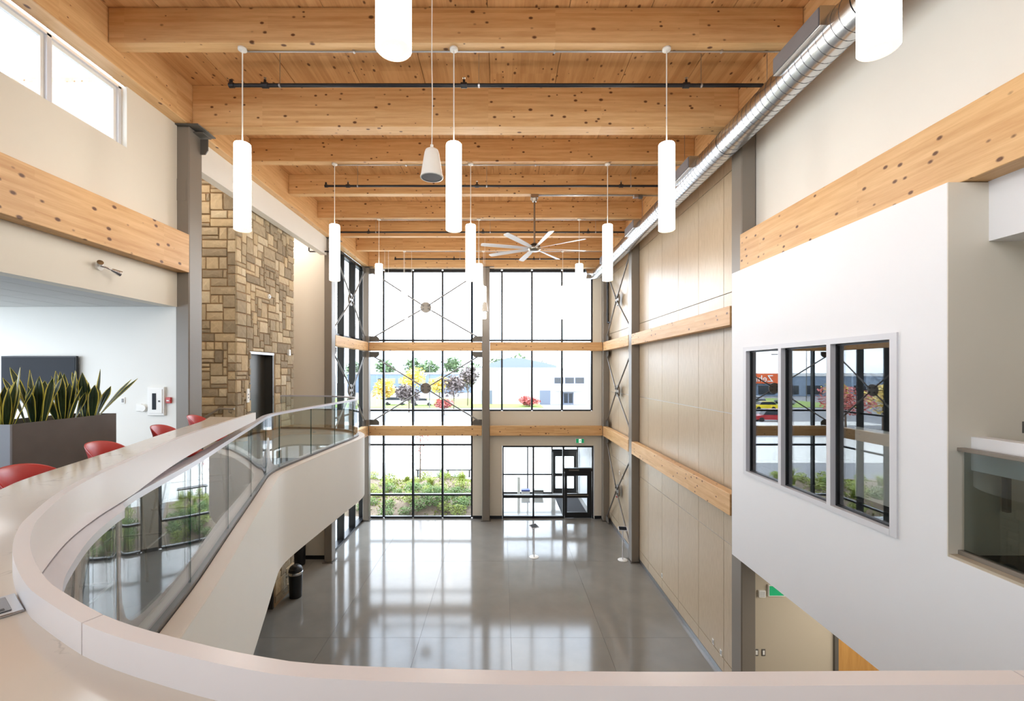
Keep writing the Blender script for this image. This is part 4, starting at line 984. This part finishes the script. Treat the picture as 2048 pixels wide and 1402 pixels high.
for (x, y, lb) in ((-2.60, 2.62, 'red bar stool at the left edge of the photo, closest to the camera'), (-2.93, 3.50, 'red bar stool in front of the dark planter'), (-3.29, 4.58, 'red bar stool right of the planter, below the extinguisher cabinet'), (-3.66, 5.62, 'red bar stool at the far end of the counter beside the steel column')):
    place(s0, first, (x, y, F2), R(18), lb); first = False

# ------------------------------------------------------------------ planter with snake plants
pl = thing('planter_box', (-4.38, 4.28, F2), 'tall dark grey laminate planter box holding the snake plants', 'planter')
px0, px1, py0, py1, pt = -4.62, -4.15, 3.78, 4.80, Z(-.45)
g = G().box(px1 - .02, px1, py0 + .0, py1, F2, pt).box(px0, px0 + .02, py0, py1, F2, pt).box(px0 + .02, px1 - .02, py1 - .02, py1, F2, pt); g.obj('planter_panel', 'planter', pl)
bx('planter_end', px0, px1 - .001, py0 - .018, py0, F2, pt, 'planter_l', pl, label='paler grey end panel'); bx('planter_soil', px0 + .02, px1 - .02, py0, py1 - .02, pt - .1, pt - .05, 'soil', pl)
def leaf(parent, base, L, w_, lean, az, curve, twist):
    n = 9; rows = []
    for i in range(n):
        t = i / (n - 1); th = lean + curve * t
        d = L * t
        hx = math.sin(lean + curve * t * .5) * d; hz = math.cos(lean + curve * t * .5) * d
        ww = w_ * (.45 + 1.0 * math.sin(min(1, t * 1.15) * PI * .62)) * (1 if t < .7 else max(0.02, 1 - ((t - .7) / .3) ** 1.8)) + .04 * w_ * math.sin(t * 17 + az * 3)
        tw_ = az + PI / 2 + twist * t
        c = Vector((base[0] + hx * math.cos(az), base[1] + hx * math.sin(az), base[2] + hz))
        s = Vector((math.cos(tw_), math.sin(tw_), 0))
        nrm = Vector((-math.sin(tw_), math.cos(tw_), 0)) * (.12 * ww)
        rows.append([c - s * ww, c - s * ww * .76 - nrm * .5, c - nrm, c + s * ww * .76 - nrm * .5, c + s * ww])
    g = G()
    vs_ = [p for r_ in rows for p in r_]
    f_ = []
    for k, mi in ((0, 1), (1, 0), (2, 0), (3, 1)):
        g.add(vs_, [(i * 5 + k, i * 5 + k + 1, (i + 1) * 5 + k + 1, (i + 1) * 5 + k) for i in range(n - 1)], mi, True)
    o = g.obj('leaf', ['sgreen', 'syell'], parent, fixn=False); md = o.modifiers.new('thick', 'SOLIDIFY'); md.thickness = .003
names = ['snake plant nearest the camera at the left end of the planter', 'second snake plant from the left in the planter', 'third snake plant from the left in the planter', 'rightmost snake plant, two long leaves leaning right over the planter end']
for k in range(4):
    cx, cyy = -4.35 + .02 * k, 3.90 + .245 * k; bz = pt - .05
    t = thing('snake_plant', (cx, cyy, bz), names[k], 'plant', 'snake plants in the planter')
    for q in range(11):
        az = q * 2.4 + k; rr = .012 + .008 * q
        leaf(t, (cx + rr * math.cos(az) * .8, cyy + rr * math.sin(az) * .8, bz), random.uniform(.36, .60) * (1 - .02 * q), random.uniform(.022, .034), random.uniform(.03, .28) + .012 * q, az, random.uniform(-.1, .25), random.uniform(-1.2, 1.2))
    if k == 3:
        leaf(t, (cx + .02, cyy + .06, bz), .56, .02, .62, R(62), .2, .5); leaf(t, (cx + .04, cyy + .05, bz), .50, .025, .5, R(50), .2, .4)
    if k == 0: leaf(t, (cx + .0, cyy - .06, bz), .46, .028, .5, R(-110), .1, .3)

# ------------------------------------------------------------------ bins, tablet stands, cart
def bin_(loc, label):
    x, y, z = loc
    t = thing('waste_bin', loc, label, 'bin', 'black dome top waste bins')
    G().lathe([(0, .0), (.165, 0), (.17, .02), (.19, .66), (.19, .67)], loc, 32).obj('bin_body', 'black', t)
    G().lathe([(.191, .66), (.197, .662), (.197, .735), (.19, .74)], loc, 32).obj('steel_band', 'chrome', t)
    G().lathe([(.19, .74), (.185, .80), (.16, .86), (.11, .905), (.05, .925), (0, .93)], loc, 32).obj('dome_lid', 'black', t)
    # swing flap
    g = G(); vs_ = []
    for i in range(7):
        for j in range(5):
            a = R(-150 + 14 * i); e = R(28 + 11 * j); vs_.append((x + .196 * math.cos(e) * math.cos(a), y + .196 * math.cos(e) * math.sin(a), z + .742 + .19 * math.sin(e)))
    g.add(vs_, [(i * 5 + j, (i + 1) * 5 + j, (i + 1) * 5 + j + 1, i * 5 + j + 1) for i in range(6) for j in range(4)], 0, True); g.obj('swing_flap', 'nickel', t)
bin_((-5.93, 12.85, 0), 'black dome top waste bin with steel band beside the stone tower')
bin_((-6.78, 15.0, 0), 'dark waste bin mostly hidden behind the stone corner')
def stand(loc, rz, label):
    t = thing('tablet_stand', loc, label, 'stand', 'tablet stands on the concrete floor'); x, y, z = loc
    G().lathe([(0, 0), (.17, 0), (.17, .008), (.16, .014), (0, .016)], loc, 32).obj('stand_base', 'whitepl', t)
    G().cyl((x, y, .012), (x, y, 1.06), .019, n=14).obj('stand_pole', 'frame_l', t)
    g = G(); c, s_ = math.cos(rz), math.sin(rz); vs_ = []
    for zz_ in (0, .018):
        for (a, b) in ((-.15, -.10), (.15, -.10), (.15, .10), (-.15, .10)):
            h = 1.07 + zz_ + b * .35; vs_.append((x + a * c - b * s_, y + a * s_ + b * c, h))
    g.add(vs_, [(3, 2, 1, 0), (4, 5, 6, 7), (0, 1, 5, 4), (1, 2, 6, 5), (2, 3, 7, 6), (3, 0, 4, 7)]); tb = g.obj('tablet_holder', 'frame_l', t)
    g = G(); vs_ = []
    for zz_ in (.0185, .0205):
        for (a, b) in ((-.13, -.085), (.13, -.085), (.13, .085), (-.13, .085)):
            h = 1.07 + zz_ + b * .35; vs_.append((x + a * c - b * s_, y + a * s_ + b * c, h))
    g.add(vs_, [(3, 2, 1, 0), (4, 5, 6, 7), (0, 1, 5, 4), (1, 2, 6, 5), (2, 3, 7, 6), (3, 0, 4, 7)]); g.obj('tablet_screen', 'tv', tb)
stand((1.157, 15.6, 0), R(35), 'slim silver tablet stand alone in the middle of the concrete floor')
stand((4.20, 15.0 + .35, 0), R(-8), 'slim silver tablet stand next to the steel column on the right')

# ------------------------------------------------------------------ outdoors
gnd = struct(bx('ground_outside', -160, 120, 20.0, 260, -.42, -.32, 'asphalt'))
struct(bx('path_outside', -60, 40, 33.1, 46, -.32, -.29, 'walk')); struct(bx('path_middle', -6.25, -.95, 28.25, 33.05, -.40, -.31, 'walk')); struct(bx('path_entrance', -.9, 8, 23.9, 33, -.32, -.05, 'walk'))
struct(bx('ground_side', -60, -6.3, -10, 33.05, -.42, -.33, 'walk'))
struct(bx('lawn_far', -60, 8, 84, 112, -.32, -.22, 'lawn')); struct(bx('lawn_near', -40, 4, 56, 60, -.32, -.26, 'walk'))
g = G(); nx, ny_ = 30, 30; vs_ = []
def berm(x, y): 
    e = min(1, max(0, (y - 20.3) / 1.5)) * min(1, max(0, (28.2 - y) / 2)) * min(1, max(0, (x + 15) / 3)) * min(1, max(0, (-1.1 - x) / 1.5))
    return -.30 + e * (.38 + .16 * math.sin(x * 1.3) + .12 * math.sin(y * 1.1 + x))
for i in range(nx + 1):
    for j in range(ny_ + 1):
        x = -15 + 13.9 * i / nx; y = 20.3 + 7.9 * j / ny_; vs_.append((x, y, berm(x, y)))
g.add(vs_, [(i * (ny_ + 1) + j, (i + 1) * (ny_ + 1) + j, (i + 1) * (ny_ + 1) + j + 1, i * (ny_ + 1) + j + 1) for i in range(nx) for j in range(ny_)], 0, True)
struct(g.obj('planting_bed', 'mulch'))
def foliage(g, c, rad, nleaf, size, mi=0):
    for _ in range(nleaf):
        while True:
            p = Vector((random.uniform(-1, 1), random.uniform(-1, 1), random.uniform(-1, 1)))
            if .25 < p.length < 1: break
        q = Vector((c[0] + p.x * rad[0], c[1] + p.y * rad[1], c[2] + p.z * rad[2])); s = size * random.uniform(.6, 1.3)
        u = Vector((random.uniform(-1, 1), random.uniform(-1, 1), random.uniform(-.6, .6))).normalized(); v = u.cross(Vector((random.uniform(-1, 1), random.uniform(-1, 1), 1))).normalized()
        g.add([q - u * s, q - v * s * .5, q + u * s, q + v * s * .5], [(0, 1, 2, 3)], mi)
# low shrubs: three prototypes, copied
def shrub(mi, kind):
    t = thing('garden_shrub', (0, 0, 0), 'x', 'shrub')
    g = G(); foliage(g, (0, 0, .30), (.48, .48, .32), 420, .055); g.obj('foliage', mi, t)
    g = G()
    for k in range(5): g.cyl((0, 0, 0), (.2 * math.cos(k * 1.3), .2 * math.sin(k * 1.3), .35), .012, .006, 5)
    g.obj('stem', 'bark', t); return t
def tuft():
    t = thing('grass_tuft', (0, 0, 0), 'x', 'grass')
    g = G()
    for _ in range(160):
        a = random.uniform(0, 2 * PI); l_ = random.uniform(.3, .72); ln = random.uniform(.3, 1.0); w_ = .012
        c, s_ = math.cos(a), math.sin(a); b = (random.uniform(-.16, .16), random.uniform(-.16, .16))
        m1 = (b[0] + c * ln * .3 * l_, b[1] + s_ * ln * .3 * l_, l_ * .6); m2 = (b[0] + c * ln * l_, b[1] + s_ * ln * l_, l_)
        g.add([(b[0] - s_ * w_, b[1] + c * w_, 0), (b[0] + s_ * w_, b[1] - c * w_, 0), (m1[0] + s_ * w_, m1[1] - c * w_, m1[2]), (m1[0] - s_ * w_, m1[1] + c * w_, m1[2]), (m2[0], m2[1], m2[2])], [(0, 1, 2, 3), (3, 2, 4)])
    g.obj('blades', 'leafl', t); return t
pr = [(shrub('leafg', 0), 'low dark green shrub in the planting bed outside the far window', 'low green shrubs in the bed'), (shrub('leafl', 1), 'low pale green shrub in the planting bed outside the far window', 'low pale shrubs in the bed'), (tuft(), 'tall grass tuft in the planting bed outside the far window', 'grass tufts in the bed')]
fst = [True] * 3
spots = []
def grow(n, x0, x1, y0, y1, kinds, smin, smax, dmin):
    for _ in range(n):
        for _t in range(30):
            x, y = random.uniform(x0, x1), random.uniform(y0, y1)
            if all((x - a) ** 2 + (y - b) ** 2 > (dmin) ** 2 for a, b in spots): break
        else: continue
        spots.append((x, y)); kd = random.choice(kinds); p, lb, gp = pr[kd]
        o = place(p, fst[kd], (x, y, berm(x, y) - .03), random.uniform(0, 6), lb, gp); fst[kd] = False
        s_ = random.uniform(smin, smax); o.scale = (s_, s_, s_)
grow(34, -4.6, -1.6, 20.7, 24, (0, 0, 0, 1), .6, .95, .58)
grow(16, -7, -4.6, 20.7, 24, (0, 0, 1), .55, .85, .8)
grow(26, -8.5, -1.7, 24, 26.6, (1, 2, 2, 1), .7, 1.0, .95)
grow(16, -9, -1.9, 26.4, 27.8, (1, 2, 0), .6, .9, .8)
grow(24, -14, -8, 20.8, 27.6, (0, 1, 2), .7, 1.1, 1.2)
g = G()
for _ in range(9000):
    x = random.uniform(-14, -1.3); y = random.uniform(20.4, 28.0); z_ = berm(x, y); a = random.uniform(0, 6.3); q = random.uniform(.03, .07)
    if math.sin(x * 2.1 + 1) + math.sin(y * 1.7) + random.uniform(-1, 1) < 0: continue
    g.add([(x, y, z_ - .01), (x + q * math.cos(a), y + q * math.sin(a), z_ + q * .6), (x + q * .4, y, z_ + q * 1.3), (x - q * math.sin(a), y + q * math.cos(a), z_ + q * .5)], [(0, 1, 2, 3)])
tag(g.obj('ground_cover', 'leafl'), 'low leafy ground cover spread over the planting bed', 'plants', kind='stuff')
def tree(loc, h, cr, mi, name, label, nl=900, size=.35, trunk=.12, group=None):
    t = thing(name, loc, label, 'tree', group); x, y, z = loc
    g = G().tube([(x, y, z), (x + .05 * h * .1, y, z + h * .3), (x, y, z + h * .75)], [trunk, trunk * .8, trunk * .3], 7)
    for k in range(6):
        a = k * 1.05; g.cyl((x, y, z + h * (.3 + .06 * k)), (x + cr * .6 * math.cos(a), y + cr * .6 * math.sin(a), z + h * (.5 + .06 * k)), trunk * .35, trunk * .1, 5)
    g.obj('trunk', 'bark', t)
    g = G()
    for _ in range(6):
        foliage(g, (x + random.uniform(-.35, .35) * cr, y + random.uniform(-.35, .35) * cr, z + h * random.uniform(.5, .78)), (cr * .7, cr * .7, max(h * .22, cr * .38)), nl // 6, size)
    g.obj('crown', mi, t)
tree((-4.8, 26.4, 0.0), 3.9, .75, 'leafr', 'young_tree', 'slender young tree in the planting bed outside the far window', 360, .06, .045)
tree((-20.5, 78, -.3), 5.6, 2.2, 'leafy', 'autumn_tree', 'yellow autumn tree seen outside beside the corner column')
tree((-15.3, 74, -.3), 5.2, 2.2, 'leafp', 'autumn_tree', 'purple leaved tree behind the left edge of the lower brace disc')
tree((-13.3, 96, -.3), 6.4, 3.0, 'leafy', 'autumn_tree', 'yellow autumn tree between the two purple trees')
tree((-19.8, 100, -.3), 8.2, 3.0, 'leafy', 'autumn_tree', 'golden tree standing behind the first purple tree')
tree((-8.5, 80, -.3), 6.2, 2.2, 'leafp', 'autumn_tree', 'purple leaved tree right of the lower brace disc')
tree((-6.6, 88, -.3), 8.2, 2.2, 'leafp', 'autumn_tree', 'dark purple tree at the corner of the pale building')
tree((-9.0, 70, -.3), 2.6, 1.5, 'leafr', 'autumn_tree', 'low reddish round tree on the lawn')
tree((5.5, 86, -.3), 1.8, 2.0, 'leafr', 'round_shrub', 'rounded red shrub against the pale building')
for k in range(9):
    tree((-58 + 9.5 * k, 176 + (k % 3) * 11, -.3), 11 + (k * 7 % 5), 5, 'leafd', 'distant_tree', ('leftmost', 'second from the left', 'third from the left', 'fourth from the left', 'middle', 'fourth from the right', 'third from the right', 'second from the right', 'rightmost')[k] + ' of the green trees on the horizon', 500, .9, .25, 'green trees on the horizon')
for k, (x, y, c, lb) in enumerate(((-27, 46, 'leafr', 'small red tree in the parking island'), (-36, 52, 'leafy', 'bronze tree beside the parking lot'), (-52, 60, 'leafd', 'dense green tree beside the parking lot'), (-44, 70, 'leafy', 'bronze tree farther across the parking lot'), (-60, 72, 'leafd', 'green tree at the far left of the parking lot'))):
    tree((x, y, -.3), 5.5, 2.4, c, 'parking_tree', lb, 700, .22)
# buildings
b1 = thing('pale_building', (22, 100, -.3), 'large pale flat roofed building across the road', 'building')
bx('building_wall', -6, 50, 92, 120, -.3, 7.0, 'farwall', b1)
bx('roof_parapet', -6.2, 50.2, 91.8, 92.2, 7.0, 7.3, 'farwall', b1)
G().prism([(-6.5, 7.0), (-3, 8.2), (1.5, 9.7), (5, 9.6), (9, 8.8), (13, 7.9), (13, 7.0)], 104, 116, 1).obj('roof_mound', 'greyroof', b1)
for x in (11.0, 13.2, 15.3):
    f = bx('window_frame', x, x + 1.9, 91.85, 92, 4.0, 5.3, 'greyroof', b1); bx('window_glass', x + .1, x + 1.8, 91.8, 91.85, 4.1, 5.2, 'carglass', f)
bx('canopy', 10.8, 17, 90.6, 92, 2.5, 2.7, 'farwall', b1)
for x in (-4, 8.0): bx('garage_door', x, x + 2.2, 91.9, 92, -.3, 2.6, 'greyroof', b1)
f = bx('entry_door', 12.8, 15.0, 91.85, 92, -.3, 2.2, 'greyroof', b1); bx('door_glass', 13.0, 13.8, 91.8, 91.85, 0, 2.0, 'carglass', f); bx('door_glass', 14.0, 14.8, 91.8, 91.85, 0, 2.0, 'carglass', f)
b2 = thing('blue_building', (-24, 150, -.3), 'long low blue grey building behind the autumn trees', 'building')
bx('building_wall', -50, -6, 145, 165, -.3, 5.6, 'bluewall', b2); bx('roof_band', -50.2, -5.8, 144.8, 165.2, 5.6, 6.1, 'farwall', b2)
for k in range(10): bx('window', -40 + 3.3 * k, -37.8 + 3.3 * k, 144.8, 145, 2.6, 4.2, 'leafy' if k % 3 else 'carglass', b2)
b3 = thing('shop_building', (-70, 128, -.3), 'long shop building with orange sign band across the parking lot', 'building')
bx('building_wall', -110, -52, 123, 140, -.3, 5.2, 'bluewall', b3); bx('roof_band', -110, -52, 122.8, 140, 5.2, 6.0, 'farwall', b3)
sb = bx('sign_band', -68, -58.5, 122.3, 123, 3.2, 5.9, 'orange', b3)
for k in range(8): bx('shop_window', -100 + 6.6 * k, -95.5 + 6.6 * k, 122.85, 123, .2, 2.6, 'carglass', b3)
tcu = bpy.data.curves.new('sign_text', 'FONT'); tcu.body = 'Zehrs'; tcu.size = 2.6; tcu.extrude = .05; tcu.align_x = 'CENTER'
to = bpy.data.objects.new('tmp_text', tcu); col.objects.link(to); bpy.context.view_layer.update()
me = bpy.data.meshes.new_from_object(to.evaluated_get(bpy.context.evaluated_depsgraph_get())); me.transform(Matrix.Rotation(R(90), 4, 'X'))
bpy.data.objects.remove(to); me.materials.append(M['whitepl'])
so = bpy.data.objects.new('sign_letters', me); col.objects.link(so); so.parent = sb; so.location = Vector((-63, 122.2, 3.7)) - wpos(sb)
# cars
def car(loc, rz, paint, label, L=4.5, H=1.55):
    t = thing('car', (0, 0, 0), label, 'car')
    body = [(-L / 2, .35), (-L / 2, .85), (-L / 2 + .25, .98), (L / 2 - 1.2, .98), (L / 2 - .15, .82), (L / 2, .55), (L / 2, .35)]
    G().prism(body, -.85, .85, 1).obj('car_body', paint, t)
    cab = [(-L / 2 + .25, .98), (-L / 2 + .7, H - .08), (-L / 2 + 1.0, H), (.35, H), (.7, H - .06), (L / 2 - 1.1, .98)]
    G().prism(cab, -.72, .72, 1).obj('cabin_glass', 'carglass', t)
    G().prism([(-L / 2 + .95, H), (.4, H), (.35, H + .03), (-L / 2 + 1.0, H + .03)], -.74, .74, 1).obj('roof_panel', paint, t)
    for sx in (-L / 2 + .85, L / 2 - .85):
        for sy in (-.78, .78): G().cyl((sx, sy - .1, .33), (sx, sy + .1, .33), .33, n=18).obj('wheel', 'tyre', t)
    t.location = loc; t.rotation_euler = (0, 0, rz)
car((-28, 60.5, -.32), R(8), 'carred', 'red car on the road, seen reflected in the meeting room window', 4.6, 1.7)
car((-38, 79, -.32), R(4), 'caryellow', 'yellow car parked beyond the road', 4.2, 1.5)
car((-46, 96, -.32), R(95), 'carwhite', 'white car parked near the shop building')
car((-50, 92, -.32), R(90), 'carsilver', 'silver car parked beside the white car near the shop')
car((-42, 88, -.32), R(90), 'carsilver', 'silver car in the nearer parking row')
car((-15.5, 88, -.22), R(0), 'carwhite', 'white car behind the purple tree by the lawn', 4.4, 1.5)
car((-21.2, 89.5, -.22), R(0), 'carwhite', 'white car left of the purple tree trunk', 4.6, 1.6)
# lamp posts, bench rails, bollards
for x, y, h, lb in ((-13.5, 84, 9.0, 'slim lamp post on the lawn outside the left bay'), (-33, 66, 9, 'tall lamp post in the parking lot with twin arms'), (-60, 100, 12, 'very tall lamp post far across the parking lot')):
    t = thing('lamp_post', (x, y, -.3), lb, 'lamp post'); G().cyl((x, y, -.3), (x, y, h), .09, .06, 8).obj('post', 'plate', t); G().box(x - 1.2, x + 1.2, y - .05, y + .05, h, h + .1).box(x - 1.5, x - .7, y - .15, y + .15, h - .02, h + .1).box(x + .7, x + 1.5, y - .15, y + .15, h - .02, h + .1).obj('lamp_head', 'plate', t)
for k, (x0, x1) in enumerate(((-5.5, -3.75), (-3.55, -1.9))):
    t = thing('bench', ((x0 + x1) / 2, 28.9, -.3), ['left', 'right'][k] + ' dark slatted bench beyond the planting bed outside the window', 'bench')
    for q in range(4): bx('seat_slat', x0, x1, 28.6 + q * .13, 28.71 + q * .13, .13, .19, 'black', t)
    for x in (x0 + .1, x1 - .18): bx('leg', x, x + .08, 28.62, 29.08, -.32, .13, 'black', t)
for k, x in enumerate((-9.5, -7.4, -5.3, -3.2, -1.1)):
    t = thing('bollard', (x, 38, -.29), ('leftmost', 'second from the left', 'middle', 'second from the right', 'rightmost')[k] + ' pale bollard on the paving beyond the benches', 'bollard', 'bollards beyond the benches'); G().lathe([(.12, 0), (.12, .85), (.10, .93), (0, .95)], (x, 38, -.29), 16).obj('bollard_body', 'walk', t)

# ------------------------------------------------------------------ shell behind and beside the camera
curtain('window_added_back', [-5.4, -3.1, -.8, 1.5, 3.8], [Z(2.7), Z(4.5)], -6.15, -6.0, yg=-6.07)  # unseen window strip, added and sized for daylight from behind
struct(G().box(-11, 8.6, -6.2, -6.0, F2, Z(2.67)).box(-11, 8.6, -6.2, -6.0, Z(4.53), Z(5.34)).box(-11, -5.43, -6.2, -6.0, Z(2.67), Z(4.53)).box(3.83, 8.6, -6.2, -6.0, Z(2.67), Z(4.53)).obj('wall_back', 'cream'))
lw2 = node('window_8', (-11.1, 1, F2))
for y in (-6, -3.6, -1.2, 1.2, 3.6, 6.0, 8.2): bx('mullion', -11.15, -11.0, y - .03, y + .03, F2, Z(1.25), 'black', lw2)
for a, b in zip((-6, -3.6, -1.2, 1.2, 3.6, 6.0), (-3.6, -1.2, 1.2, 3.6, 6.0, 8.2)): panex(lw2, -11.08, a + .03, b - .03, F2, Z(1.25))
struct(bx('roof_left', -11.2, -6.2, -6.2, 8.3, Z(1.36), Z(1.55), 'greyroof'))
struct(bx('wall_right_outer', 8.5, 8.65, -6, 8.7, 0, Z(5.34), 'cream')); struct(bx('wall_lower_back', -11, 9.2, -6.2, -6, 0, F2, 'cream')); struct(bx('wall_lower_left', -11.2, -11, -6, 15.5, 0, F2 - 0.01, 'cream'))
